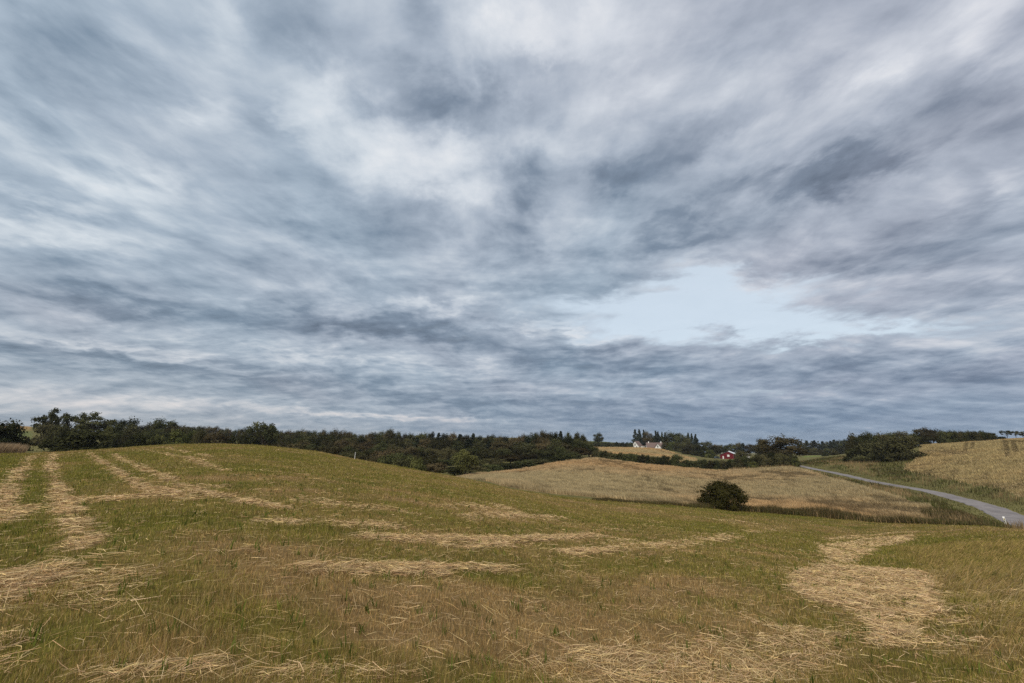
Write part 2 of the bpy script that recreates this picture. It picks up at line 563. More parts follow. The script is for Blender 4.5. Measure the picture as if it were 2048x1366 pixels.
def mown_color(x, y):
    s = straw_amt(x, y); g = green_amt(x, y)
    c = np.where((g > .5)[:, None], mixc(C_OLIVE, C_GREEN, np.clip((g - .5) * 2, 0, 1)), mixc(C_DRY * .92, C_OLIVE, np.clip(g * 2, 0, 1)))
    return c, s, g


# ------------------------------------------------------------------ ground sheet
fa = np.radians(np.arange(-58, 58.01, .2)); ca = np.radians(np.concatenate([np.arange(-180, -58, 3.5), np.arange(60, 180, 3.5)]))
ga = np.sort(np.concatenate([fa, ca]))
gr = np.concatenate([np.exp(np.linspace(math.log(.5), math.log(2.2), 16, endpoint=False)), np.exp(np.linspace(math.log(2.2), math.log(110), 640, endpoint=False)),
                     np.exp(np.linspace(math.log(110), math.log(3000), 190))])
A_, R_ = np.meshgrid(ga, gr, indexing='ij')
gx = (np.sin(A_) * R_).ravel(); gy = (np.cos(A_) * R_).ravel()
gz = H(gx, gy)
na, nr = len(ga), len(gr)
ii, jj = np.meshgrid(np.arange(na), np.arange(nr - 1), indexing='ij')
i2 = (ii + 1) % na
fq = np.stack([ii * nr + jj, i2 * nr + jj, i2 * nr + jj + 1, ii * nr + jj + 1], -1).reshape(-1, 4)
ci = len(gx)
ft = np.stack([np.full(na, ci), (np.arange(na) + 1) % na * nr, np.arange(na) * nr], -1)
gv = np.vstack([np.stack([gx, gy, gz], -1), [[0, 0, H1(0, 0)]]])
gX, gY = gv[:, 0], gv[:, 1]
gR = np.hypot(gX, gY); gA = np.arctan2(gX, gY)
hue = np.tile(np.array((.115, .105, .04)), (len(gv), 1))
n1 = fbm(gX * .06, gY * .06, 4)[:, None]
hue = hue * (.7 + .6 * n1)
xj, yj = jitter(gX, gY, .35, .5)
m_up = in_poly(xj, yj, P_UP); hue[m_up] = C_WHEAT * 1.0
m_mid = in_poly(xj, yj, P_MID); hue[m_mid] = C_WHEAT * .9
m_rt = in_poly(xj, yj, P_RIGHT); hue[m_rt] = C_WHEAT * 1.0
m_lh = in_poly(xj, yj, P_LEFTHILL)
hue[m_lh] = mixc(np.array((.10, .115, .04)), np.array((.26, .17, .075)), sstep(4.5, 8.0, gv[m_lh, 2]))
m_gr = in_poly(xj, yj, P_GREEN); hue[m_gr] = (.12, .15, .04)
m_hill = (gR > 520) & (gA > math.radians(8)) & (gA < math.radians(17)); hue[m_hill] = (.085, .10, .035)
m_mown = (gR < edge_r(gA) * 1.03) & (np.abs(gA) < 1.3) | (gR < 12)
c, s, g = mown_color(gX[m_mown], gY[m_mown])
base = mixc(c * .40, np.array((.27, .185, .095)), s * .75)
hue[m_mown] = base
me = mesh_np('ground', gv, fq, ft, hue=hue)
me.polygons.foreach_set('use_smooth', np.ones(len(me.polygons), bool))
m, nt, out = new_mat('soil_and_turf')
p = principled(nt, out, .95, .05)
at = N(nt, 'ShaderNodeAttribute', attribute_name='hue')
geo = N(nt, 'ShaderNodeNewGeometry')
nz1 = N(nt, 'ShaderNodeTexNoise', inp={'Scale': 9.0, 'Detail': 8.0, 'Roughness': .7})
nz2 = N(nt, 'ShaderNodeTexNoise', inp={'Scale': .55, 'Detail': 6.0, 'Roughness': .6})
L(nt, geo.outputs['Position'], nz1.inputs['Vector']); L(nt, geo.outputs['Position'], nz2.inputs['Vector'])
mr1 = N(nt, 'ShaderNodeMapRange', inp={1: .3, 2: .7, 3: .55, 4: 1.4}); L(nt, nz1.outputs[0], mr1.inputs[0])
mr2 = N(nt, 'ShaderNodeMapRange', inp={1: .3, 2: .7, 3: .78, 4: 1.22}); L(nt, nz2.outputs[0], mr2.inputs[0])
mm = N(nt, 'ShaderNodeMath', operation='MULTIPLY'); L(nt, mr1.outputs[0], mm.inputs[0]); L(nt, mr2.outputs[0], mm.inputs[1])
vs = N(nt, 'ShaderNodeVectorMath', operation='SCALE'); L(nt, at.outputs['Color'], vs.inputs[0]); L(nt, mm.outputs[0], vs.inputs['Scale'])
L(nt, vs.outputs[0], p.inputs['Base Color'])
bp = N(nt, 'ShaderNodeBump', inp={'Strength': .6, 'Distance': .05}); L(nt, nz1.outputs[0], bp.inputs['Height']); L(nt, bp.outputs[0], p.inputs['Normal'])
o = link('ground', me, m); tag(o, 'rolling ground of mown stubble, crop land and rough grass', 'ground', kind='structure')

# ------------------------------------------------------------------ road
rv, rf = [], []
tan = np.gradient(ROAD, axis=0); tan /= np.linalg.norm(tan, axis=1)[:, None]
nor = np.stack([-tan[:, 1], tan[:, 0]], -1)
offs = [-2.15, -2.0, -1, 0, 1, 2.0, 2.15]
for i, (c_, n_) in enumerate(zip(ROAD, nor)):
    for k_, of in enumerate(offs):
        w = of * float(np.interp(c_[1], [60, 80, 100], [.95, .78, .58])) + (.4 * (vnoise(i * .9, k_ * 3.0) - .5) if abs(of) > 1.5 else 0)
        x, y = c_ + n_ * w
        zc = H1(*c_) + .09 - .02 * (of / 2) ** 2
        if abs(of) > 2.1: zc -= .12
        rv.append((x, y, zc))
    if i:
        a = (i - 1) * len(offs)
        for k_ in range(len(offs) - 1):
            rf.append((a + k_, a + k_ + 1, a + len(offs) + k_ + 1, a + len(offs) + k_))
me = bpy.data.meshes.new('road'); me.from_pydata(rv, [], rf); me.update()
m, nt, out = new_mat('worn_asphalt')
p = principled(nt, out, .75, .3)
geo = N(nt, 'ShaderNodeNewGeometry')
nz = N(nt, 'ShaderNodeTexNoise', inp={'Scale': .9, 'Detail': 9.0, 'Roughness': .72}); L(nt, geo.outputs['Position'], nz.inputs['Vector'])
nb = N(nt, 'ShaderNodeTexVoronoi', inp={'Scale': .3}); L(nt, geo.outputs['Position'], nb.inputs['Vector'])
cr = N(nt, 'ShaderNodeValToRGB'); L(nt, nz.outputs[0], cr.inputs[0])
cr.color_ramp.elements[0].position = .32; cr.color_ramp.elements[0].color = (.095, .085, .087, 1)
cr.color_ramp.elements[1].position = .68; cr.color_ramp.elements[1].color = (.25, .212, .208, 1)
mx = N(nt, 'ShaderNodeMix', data_type='RGBA', inp={0: .38}); L(nt, cr.outputs[0], mx.inputs[6])
bw = N(nt, 'ShaderNodeRGBToBW'); L(nt, nb.outputs['Color'], bw.inputs[0])
mrr = N(nt, 'ShaderNodeMapRange', inp={3: .085, 4: .24}); L(nt, bw.outputs[0], mrr.inputs[0])
L(nt, mrr.outputs[0], mx.inputs[7]); L(nt, mx.outputs[2], p.inputs['Base Color'])
o = link('road', me, m); tag(o, 'narrow grey patched asphalt lane curving through the fields', 'road', kind='structure')


# ------------------------------------------------------------------ blades
def blades(P, h, w, lean, ldir, face, hue, bend=.5):
    """P base points; returns a 5-vertex blade each (one quad, one tip)"""
    n = len(P)
    sx = np.cos(face) * w * .5; sy = np.sin(face) * w * .5
    side = np.stack([sx, sy, np.zeros(n)], -1)
    l1 = lean * bend
    ld = np.stack([np.cos(ldir), np.sin(ldir)], -1)
    mid = P + np.stack([ld[:, 0] * np.sin(l1) * h * .5, ld[:, 1] * np.sin(l1) * h * .5, np.cos(l1) * h * .5], -1)
    tip = mid + np.stack([ld[:, 0] * np.sin(lean) * h * .5, ld[:, 1] * np.sin(lean) * h * .5, np.cos(lean) * h * .5], -1)
    V = np.stack([P - side, P + side, mid + side * .8, mid - side * .8, tip], 1).reshape(-1, 3)
    b = np.arange(n)[:, None] * 5
    q = b + np.array([[0, 1, 2, 3]]); t = b + np.array([[3, 2, 4]])
    return V, q, t, np.repeat(hue, 5, axis=0)


def scatter(n, rmin, rmax, p, amin=-1.0, amax=.98):
    """n points, number per square metre falling off as r^-p"""
    u = rng.random(n); e = 2 - p
    r = (rmin ** e + u * (rmax ** e - rmin ** e)) ** (1 / e)
    a = rng.uniform(amin, amax, n)
    return np.sin(a) * r, np.cos(a) * r, r, a


M_BLADE = mat_blades('grass_blades', .35, 1.7, .22)
M_STRAW = mat_blades('straw_stalks', .15, 6.0, .2)
M_CROP = mat_blades('grain_stalks', .30, .35, .2)

# stubble and new grass on the mown field
nB = 1250000
x, y, r, a = scatter(nB, 2.2, 74, 1.62)
keep = r < edge_r(a) * 1.015
x, y, r, a = x[keep], y[keep], r[keep], a[keep]
kc = rng.random(len(x)) < .45 + 1.1 * fbm(x * 3.1 + 8, y * 3.1, 2) - .25
x, y, r, a = x[kc], y[kc], r[kc], a[kc]
n = len(x)
c, s, g = mown_color(x, y)
u = rng.random(n)
isg = u < (.06 + .74 * g)
kind_dry = rng.random(n)
dry = np.where((kind_dry < .45)[:, None], C_DRY, np.where((kind_dry < .76)[:, None], C_BROWN, C_STRAW * .85))
grn = np.where((rng.random(n) < .55)[:, None], C_GREEN, C_OLIVE)
hue = np.where(isg[:, None], grn, dry)
hue = mixc(hue, c, np.full(n, .35)) * rng.uniform(.45, 1.6, n)[:, None]
cl = .6 * fbm(x * 2.2, y * 2.2, 3) + .4 * fbm(x * .8 + 30, y * .8, 2)
h = np.where(isg, .072, .052) * rng.uniform(.5, 1.5, n) * (.2 + 1.6 * cl) * (1 + .5 * sstep(12, 40, r))
tall = sstep(.55, .8, cl) * (rng.random(n) < .12)
h = h * (1 + 1.3 * tall)
h *= 1 - .62 * s
w = .0033 * np.maximum(1, r / 4.5) ** .85 * rng.uniform(.6, 1.5, n)
drop = rng.random(n) < s * .48
# rank grass along the right-hand margin
mg = sstep(0, 1.2, (x - 5.2) - (y - 5.5) * .72) * (r < 36)
h = h * (1 + 2.4 * mg * rng.uniform(.3, 1.1, n))
hue = mixc(hue, np.where((rng.random(n) < .5)[:, None], C_DRY * 1.05, C_OLIVE) * rng.uniform(.6, 1.4, n)[:, None], mg * .75)
lean = np.abs(rng.normal(.35, .3, n)) + mg * .75
ldir = rng.uniform(0, 2 * PI, n)
ldir = np.where(rng.random(n) < mg * .85, rng.normal(-.75, .45, n), ldir)
sel = ~drop
P = np.stack([x, y, H(x, y) - .006], -1)
V, q, t, hu = blades(P[sel], h[sel], w[sel], lean[sel], ldir[sel], rng.uniform(0, PI, sel.sum()), hue[sel])
o = link('mown_grass', mesh_np('mown_grass', V, q, t, hue=hu), M_BLADE)
tag(o, 'short mown grass and brown stubble growing over the foreground field', 'grass', kind='stuff')

# cut straw lying about
x, y, r, a = scatter(1300000, 2.4, 72, 1.6)
s = straw_amt(x, y)
stray = rng.random(len(x)) < .022
keep = (r < edge_r(a) * 1.0) & ((rng.random(len(x)) < s ** 1.25 * 1.1 * (s > .1)) | stray)
x, y, r, s = x[keep], y[keep], r[keep], s[keep]
n = len(x)
ln = rng.uniform(.08, .34, n) * (1 - .25 * sstep(10, 40, r)); wd = .0030 * np.maximum(1, r / 4.5) ** .85 * rng.uniform(.6, 1.6, n)
dr = rng.normal(.25, .8, n) + (fbm(x * .7, y * .7, 2) - .5) * 3 + (rng.random(n) < .3) * rng.uniform(0, PI, n)
pit = rng.normal(0, .13, n)
lift = rng.uniform(.004, .075, n) * (.3 + s) * (.5 + fbm(x * 3, y * 3, 2))
z = H(x, y) + lift
dx, dy, dz = np.cos(dr) * np.cos(pit), np.sin(dr) * np.cos(pit), np.sin(pit)
cv = rng.normal(0, .12, n) * ln
A0 = np.stack([x - dx * ln / 2, y - dy * ln / 2, z - dz * ln / 2], -1)
A1 = np.stack([x - dy * cv, y + dx * cv, z + .01 * rng.random(n)], -1)
A2 = np.stack([x + dx * ln / 2, y + dy * ln / 2, z + dz * ln / 2], -1)
ro = rng.uniform(-.9, .9, n)
sd = np.stack([-dy * np.cos(ro), dx * np.cos(ro), np.sin(ro)], -1) * wd[:, None] * .5
V = np.stack([A0 - sd, A0 + sd, A1 + sd, A1 - sd, A2 + sd * .7, A2 - sd * .7], 1).reshape(-1, 3)
b = np.arange(n)[:, None] * 6
q = np.vstack([b + np.array([[0, 1, 2, 3]]), b + np.array([[3, 2, 4, 5]])])
hu = mixc(C_STRAW, np.array((.42, .27, .145)), (rng.random(n) < .35) * .8) * rng.uniform(.5, 1.3, n)[:, None] * np.stack([np.ones(n), rng.uniform(.92, 1.04, n), rng.uniform(.8, 1.1, n)], -1)
o = link('cut_straw', mesh_np('cut_straw', V, q, None, hue=np.repeat(hu, 6, axis=0)), M_STRAW)
tag(o, 'pale cut straw lying in rows and patches on the mown field', 'straw', kind='stuff')

# long pale stalks close by, leafy weeds
x, y, r, a = scatter(4500, 2.6, 16, 1.3)
s = straw_amt(x, y)
keep = rng.random(len(x)) < (.05 + .8 * s) * (r < 9)
x, y = x[keep], y[keep]; n = len(x)
P = np.stack([x, y, H(x, y) + .01], -1)
V, q, t, hu = blades(P, rng.uniform(.25, .6, n), np.full(n, .006), rng.uniform(1.2, 1.52, n), rng.normal(.2, .8, n) + PI * (rng.random(n) < .5), rng.uniform(0, PI, n),
                     C_STRAW * rng.uniform(.6, 1.1, n)[:, None], bend=.85)
x, y, r, a = scatter(1100, 2.6, 26, 1.0)
n2 = len(x); rep = 7
x = np.repeat(x, rep) + rng.normal(0, .025, n2 * rep); y = np.repeat(y, rep) + rng.normal(0, .025, n2 * rep); rr = np.repeat(r, rep)
P = np.stack([x, y, H(x, y)], -1); n = len(x)
nl_ = len(hu)
xl, yl, rl, al = scatter(16000, 3.0, 20, 1.2, .35, .98)
ml = sstep(0, 1.6, (xl - 5.0) - (yl - 5.5) * .72); kl = rng.random(len(xl)) < ml * .8
xl, yl = xl[kl], yl[kl]; k3 = len(xl)
V3, q3, t3, hu3 = blades(np.stack([xl, yl, H(xl, yl)], -1), rng.uniform(.2, .55, k3), rng.uniform(.003, .006, k3), rng.uniform(.5, 1.4, k3), rng.normal(-.75, .4, k3), rng.uniform(0, PI, k3),
                         mixc(C_STRAW, C_OLIVE, (rng.random(k3) < .5) * .8) * rng.uniform(.55, 1.2, k3)[:, None], bend=.5)
V = np.vstack([V, V3]); q = np.vstack([q, q3 + nl_]); t = np.vstack([t, t3 + nl_]); hu = np.vstack([hu, hu3])
V2, q2, t2, hu2 = blades(P, rng.uniform(.05, .17, n), rng.uniform(.005, .012, n) * (1 + rr / 25), rng.uniform(.2, .9, n), rng.uniform(0, 2 * PI, n), rng.uniform(0, PI, n),
                         np.array((.115, .145, .028)) * rng.uniform(.55, 1.5, n)[:, None])
V = np.vstack([V, V2]); q = np.vstack([q, q2 + len(hu)]); t = np.vstack([t, t2 + len(hu)]); hu = np.vstack([hu, hu2])
o = link('weeds', mesh_np('weeds', V, q, t, hue=hu), M_BLADE)
tag(o, 'broad green weeds and long bent stalks standing out of the stubble', 'weeds', kind='stuff')


# grain crops
TRAMS = [np.array([gp(a_, b_)[:2] for a_, b_ in t_]) for t_ in (((1936, 182), (1934, 165), (1930, 145)), ((1949, 182), (1947, 165), (1943, 150)),
         ((2010, 175), (2012, 150), (2017, 120)), ((2026, 172), (2027, 150), (2033, 125)))]


def trams(x, y):
    m_ = np.zeros(len(x))
    for T in TRAMS: m_ = np.maximum(m_, .9 * (1 - sstep(.35, .75, poly_dist(x, y, T))))
    return m_


def crop(name, poly, n, ymax_p, label, tint, hgt=.62):
    lo = poly.min(0); hi = poly.max(0)
    # more stalks per square metre close by
    xs = rng.uniform(lo[0], hi[0], n * 5); ys = rng.uniform(lo[1], hi[1], n * 5)
    rr = np.hypot(xs, ys)
    pk = np.clip((rr.min() / rr) ** 1.3, 0, 1)
    xj, yj = jitter(xs, ys, .5, .4)
    k_ = in_poly(xj, yj, poly) & (rng.random(len(xs)) < pk * 1.2)
    xs, ys, rr = xs[k_][:n], ys[k_][:n], rr[k_][:n]
    n_ = len(xs)
    lod = fbm(xs * .10 + 11, ys * .055, 4)                 # lodged, trampled swathes lie darker
    lod2 = fbm(xs * .42 + 5, ys * .30 + 2, 4)
    big = fbm(xs * .022 + 1, ys * .03 + 8, 3)
    low = np.clip(sstep(.50, .66, .55 * lod + .45 * lod2) + .65 * sstep(.53, .70, fbm(xs * .9, ys * .5, 3)) + trams(xs, ys) * (name == 'grain_crop' and hgt < .62), 0, 1)
    hh = hgt * rng.uniform(.75, 1.15, n_) * (1 - .5 * low)
    col_ = np.asarray(tint) * rng.uniform(.7, 1.3, n_)[:, None] * (1.15 - .68 * low)[:, None]
    col_ = mixc(col_, col_ * np.array((.90, .97, .98)), sstep(.45, .65, big))
    col_ = mixc(col_, col_ * np.array((1.06, .97, .9)), sstep(.52, .7, 1 - big))
    ww = np.maximum(.04, rr / 455 * .33) * rng.uniform(.7, 1.4, n_)
    P_ = np.stack([xs, ys, H(xs, ys)], -1)
    V_, q_, t_, h_ = blades(P_, hh, ww, rng.uniform(.15, .75, n_) + low * .5, rng.normal(2.6, .7, n_), rng.uniform(0, PI, n_), col_)
    o_ = link(name, mesh_np(name, V_, q_, t_, hue=h_), M_CROP)
    tag(o_, label, 'crop', kind='stuff')


crop('grain_crop', P_MID, 300000, 0, 'standing tan grain in the hollow between the mown field and the hedge', (.43, .325, .185))
crop('grain_crop', P_UP, 60000, 0, 'standing tan grain on the slope below the white houses', (.45, .335, .18))
crop('grain_crop', P_RIGHT, 180000, 0, 'golden standing grain on the hillside above the lane', (.44, .33, .168), .6)

# rough verges: along the foot of the mown field, both sides of the lane, below the hillside crop
nv_ = 420000
xs = rng.uniform(-5, 150, nv_); ys = rng.uniform(38, 230, nv_)
sa = rng.uniform(math.radians(9.5), math.radians(44.5), 30000); sr = edge_r(sa) * 1.012 + rng.random(30000) * np.interp(np.degrees(sa), [9, 14, 30, 40, 50], [1.0, 2.2, 3.0, 3.5, 3.5])
rr = np.hypot(xs, ys); az = np.arctan2(xs, ys)
keep = rng.random(nv_) < np.clip((60 / rr) ** 1.2, 0, 1)
xs, ys, rr, az = xs[keep], ys[keep], rr[keep], az[keep]
dr_ = poly_dist(xs, ys, ROAD)
er = edge_r(az)
strip = np.zeros(len(rr), bool)
verge = (dr_ > 1.3) & (dr_ < 26) & (rr > er * 1.01)
xj, yj = jitter(xs, ys, .4, .4)
keep = (strip | verge) & ~in_poly(xj, yj, P_MID) & ~in_poly(xj, yj, P_RIGHT) & ~in_poly(xs, ys, P_UP) & (dr_ > np.interp(ys, [60, 80, 100], [1.95, 1.55, 1.2]))
xs, ys, rr, dr_ = xs[keep], ys[keep], rr[keep], dr_[keep]
strip = strip[keep]
strip = np.concatenate([strip, np.ones(30000, bool)])
xs = np.concatenate([xs, np.sin(sa) * sr]); ys = np.concatenate([ys, np.cos(sa) * sr]); rr = np.hypot(xs, ys); dr_ = poly_dist(xs, ys, ROAD)
scr = gp(1918, 62.5)
ta = rng.uniform(0, 2 * PI, 9000); tr = rng.random(9000) ** .5
sx_ = scr[0] + np.cos(ta) * tr * 7.5 * .64 - np.sin(ta) * tr * 3.6 * .77; sy_ = scr[1] + np.cos(ta) * tr * 7.5 * .77 + np.sin(ta) * tr * 3.6 * .64
xs = np.concatenate([xs, sx_]); ys = np.concatenate([ys, sy_]); strip = np.concatenate([strip, np.ones(9000, bool)])
rr = np.hypot(xs, ys); dr_ = poly_dist(xs, ys, ROAD)
keep = dr_ > 2.0
xs, ys, rr, dr_, strip = xs[keep], ys[keep], rr[keep], dr_[keep], strip[keep]
n = len(xs)
f = fbm(xs * .16 + 4, ys * .16, 4); f2 = fbm(xs * .5 + 14, ys * .5, 3)
close = 1 - sstep(3.5, 6.0, dr_)
cg = np.array((.080, .095, .024)); cd = np.array((.38, .265, .14)); ck = np.array((.085, .072, .030))
col_ = mixc(cg, ck, sstep(.35, .55, f2))
col_ = mixc(col_, cd, sstep(.44, .62, f) * .85 * (1 - close) * (1 - .9 * strip))
col_ = np.where(strip[:, None], mixc(col_, np.array((.12, .095, .042)), np.full(n, .5)), col_)
col_ = np.where((strip & (rng.random(n) < .12))[:, None], cd * .8, col_)
col_ *= rng.uniform(.55, 1.45, n)[:, None]
hh = np.where(dr_ < 4.5, .18, np.where(strip, .66, .75)) * rng.uniform(.4, 1.3, n) * (.5 + f2)
ww = np.maximum(.03, rr / 455 * .30) * rng.uniform(.6, 1.4, n)
sdeg = np.degrees(np.arctan2(xs, ys))
hh = np.where(np.arange(n) >= n - 8000, np.minimum(hh * 1.4, 1.1), hh)
hh = np.where(strip, hh * (.35 + 1.3 * fbm(xs * .35 + 2, ys * .35, 3)), hh)
hh = np.where(strip, hh * np.interp(sdeg, [9, 10, 18, 26, 42, 44.5], [.08, .25, .45, 1, 1, .3]), hh)
P = np.stack([xs, ys, H(xs, ys)], -1)
V, q, t, hu = blades(P, hh, ww, rng.uniform(.05, .6, n), rng.uniform(0, 2 * PI, n), rng.uniform(0, PI, n), col_)
o = link('verge_grass', mesh_np('verge_grass', V, q, t, hue=hu), M_BLADE)
tag(o, 'rough dark and straw-coloured grass on the banks of the lane', 'grass', kind='stuff')

# tall seeding grass at the field's left margin
n = 9000
Pq = np.array([gp(px_, Y_)[:2] for px_, Y_ in ((-60, 38), (-60, 46), (52, 56), (40, 50))])
xs = rng.uniform(Pq[:, 0].min(), Pq[:, 0].max(), n * 4); ys = rng.uniform(Pq[:, 1].min(), Pq[:, 1].max(), n * 4)
k_ = in_poly(xs, ys, Pq); xs, ys = xs[k_][:n], ys[k_][:n]; n = len(xs)
P = np.stack([xs, ys, H(xs, ys)], -1)
V, q, t, hu = blades(P, rng.uniform(.6, 1.25, n), rng.uniform(.03, .06, n), rng.uniform(.2, .7, n), rng.normal(0, .6, n), rng.uniform(0, PI, n),
                     np.array((.40, .29, .18)) * rng.uniform(.5, 1.25, n)[:, None])
o = link('seeding_grass', mesh_np('seeding_grass', V, q, t, hue=hu), M_BLADE)
tag(o, 'tall pale seeding grass at the left margin of the mown field', 'grass', kind='stuff')

# ------------------------------------------------------------------ trees
M_BARK = mat_plain('bark', (.06, .048, .036), .9, .4, 6.0, .4)
M_LEAF = mat_leaf('broad_leaves', (.026, .032, .014), (.095, .100, .040), (.080, .068, .034))
M_LEAFB = mat_leaf('brownish_leaves', (.036, .032, .017), (.115, .094, .044), (.10, .075, .04))
M_LEAFP = mat_leaf('pale_leaves', (.045, .055, .018), (.12, .125, .040), (.11, .105, .040))
M_NEEDLE = mat_leaf('needles', (.020, .028, .018), (.058, .074, .044), (.050, .058, .038), .08)
M_BUSH = mat_leaf('bush_leaves', (.022, .022, .008), (.072, .068, .020), (.050, .044, .015), .15)


def leaves(C, size, r_, out_dir=None, flat=.15, asp=1.0):
    n_ = len(C)
    nrm = r_.normal(0, 1, (n_, 3))
    if out_dir is not None: nrm = nrm * .42 + out_dir * .9
    nrm[:, 2] += flat
    nrm /= np.linalg.norm(nrm, axis=1)[:, None]
    t_ = np.cross(nrm, r_.normal(0, 1, (n_, 3))); t_ /= np.linalg.norm(t_, axis=1)[:, None] + 1e-9
    b_ = np.cross(nrm, t_)
    s_ = (size * r_.uniform(.6, 1.4, n_))[:, None]
    sq = np.array([1, 1, 1 / asp]); t_ = t_ * sq; b_ = b_ * sq
    V_ = np.stack([C - t_ * s_, C - b_ * s_ * .6, C + t_ * s_, C + b_ * s_ * .6], 1).reshape(-1, 3)
    return V_, np.arange(n_ * 4).reshape(-1, 4)


def crown_lobes(seed, nl, z0, z1, rx, lr, nleaf, size, shoots=0, top_bias=1.0, gap=0.0, asp=1.0):
    """leaf clumps around an uneven set of boughs, in a unit box (width 1, height 1)"""
    r_ = np.random.default_rng(seed)
    ctr = []
    for i in range(nl):
        for _ in range(30):
            d = r_.normal(0, 1, 3); d /= np.linalg.norm(d)
            q_ = r_.random() ** .45
            zc = (z0 + z1) / 2 + d[2] * q_ * (z1 - z0) / 2
            rel = (zc - z0) / (z1 - z0)
            sh = math.sqrt(max(0.05, 1 - (2 * rel - 1) ** 2)) if top_bias == 1 else (1 - rel * .6)
            ex = .3 if top_bias == 1 else 1.15
            c_ = np.array([d[0] * q_ * rx * sh ** ex, d[1] * q_ * rx * sh ** ex, zc])
            if top_bias == 0:
                rel = r_.random() ** 1.15; sh = math.sqrt(max(.06, 1 - ((rel - .28) / .76) ** 2)); ph = r_.uniform(0, 2 * PI); rr_ = rx * sh * r_.random() ** .45
                c_ = np.array([math.cos(ph) * rr_, math.sin(ph) * rr_, z0 + rel * (z1 - z0)])
            if all(np.linalg.norm(c_ - o_) > gap for o_ in ctr): break
        ctr.append(c_)
    Cs, Ds, Ls = [], [], []
    per = nleaf // nl
    for c_ in ctr:
        rad = r_.uniform(*lr)
        d = r_.normal(0, 1, (per, 3)); d /= np.linalg.norm(d, axis=1)[:, None]
        q_ = r_.random(per) ** .5
        wob = 1 + .35 * np.sin(d[:, 0] * 5 + seed) * np.cos(d[:, 1] * 4 + c_[0] * 20)
        p_ = c_ + d * (q_ * rad * wob)[:, None] * np.array([1, 1, .8 / asp])
        Cs.append(p_); Ds.append(d)
        Ls.append(np.clip(r_.normal(.42, .10, per) + r_.normal(0, .24), 0, 1))
    for i in range(shoots):
        d = r_.normal(0, 1, 3); d[2] = abs(d[2]) * .7 + .02; d /= np.linalg.norm(d)
        st = np.array([d[0] * rx * .85, d[1] * rx * .85, (z0 + z1) / 2 + d[2] * (z1 - z0) * .40])
        ln_ = r_.uniform(.06, .15)
        k2 = 14
        p_ = st + d * np.linspace(0, ln_, k2)[:, None] + r_.normal(0, .007, (k2, 3))
        Cs.append(p_); Ds.append(np.tile(d, (k2, 1))); Ls.append(np.clip(r_.normal(.4, .2, k2), 0, 1))
    C = np.vstack(Cs); D = np.vstack(Ds); Lf = np.concatenate(Ls)
    C[:, 2] = np.maximum(C[:, 2], .02)
    f_ = (.985 - .04) / (np.quantile(C[:, 2], .995) - .04)
    C[:, 2] = .04 + (C[:, 2] - .04) * f_
    k_ = .5 / np.quantile(np.abs(C[:, :2]).max(1), .985)
    C[:, :2] *= k_
    ctr = [np.array([c_[0] * k_, c_[1] * k_, .04 + (c_[2] - .04) * f_]) for c_ in ctr]
    Dc = C - np.array([0, 0, .45]); Dc /= np.linalg.norm(Dc, axis=1)[:, None] + 1e-6
    V_, q_ = leaves(C, size, r_, D * .75 + Dc * .5, asp=asp)
    return mesh_np('crown', V_, q_, None, leaf=np.repeat(Lf, 4)), ctr


def trunk_mesh(seed, ctr, r0=.028, ztop=.6, forks=5):
    r_ = random.Random(seed)
    mb = MB()
    bend = (r_.uniform(-.03, .03), r_.uniform(-.03, .03))
    pts = [(bend[0] * t_, bend[1] * t_, -.04 + t_ * (ztop + .04)) for t_ in (0, .12, .35, .65, 1)]
    mb.tube(pts, [r0 * 1.35, r0, r0 * .85, r0 * .6, r0 * .25])
    for c_ in ctr[:forks]:
        zs = min(.55 * c_[2], ztop * .8)
        mb.tube([(bend[0] * .5, bend[1] * .5, zs), (c_[0] * .45, c_[1] * .45, zs + (c_[2] - zs) * .55), tuple(c_)], [r0 * .55, r0 * .4, r0 * .12], 5)
    return mb.mesh('trunk')


def crown_spruce(seed, lev=17, nleaf=4200, spread=.5, gaps=.15):
    r_ = np.random.default_rng(seed)
    Cs = []
    for i in range(lev):
        t_ = i / (lev - 1)
        zc = .10 + .88 * t_
        rad = spread * (1 - t_) ** .85 * r_.uniform(.75, 1.15) + .02
        nb_ = int(5 + 5 * (1 - t_))
        for b_ in range(nb_):
            if r_.random() < gaps: continue
            a_ = r_.uniform(0, 2 * PI); ln_ = rad * r_.uniform(.65, 1.15)
            k2 = max(6, int(nleaf / lev / nb_ * (1.5 - t_)))
            s_ = r_.random(k2) ** .5
            p_ = np.stack([np.cos(a_) * s_ * ln_, np.sin(a_) * s_ * ln_, zc - .10 * s_ * ln_ * 1.2 + .05 * s_ ** 3], -1)
            p_ += r_.normal(0, 1, (k2, 3)) * np.array([.05, .05, .012]) * (1.1 - t_ * .6)
            Cs.append(p_)
    k2 = 60
    Cs.append(np.stack([r_.normal(0, .008, k2), r_.normal(0, .008, k2), r_.uniform(.85, 1.0, k2)], -1))
    C = np.vstack(Cs)
    V_, q_ = leaves(C, .034, r_, None, .5)
    return mesh_np('crown', V_, q_, None, leaf=np.repeat(np.clip(r_.normal(.4, .25, len(C)), 0, 1), 4))


# prototypes: (crown mesh, trunk mesh)
PROTO = {}


def proto(kind, crown, trunk, mat):
    crown.materials.append(mat); trunk.materials.append(M_BARK)
    PROTO.setdefault(kind, []).append((crown, trunk))


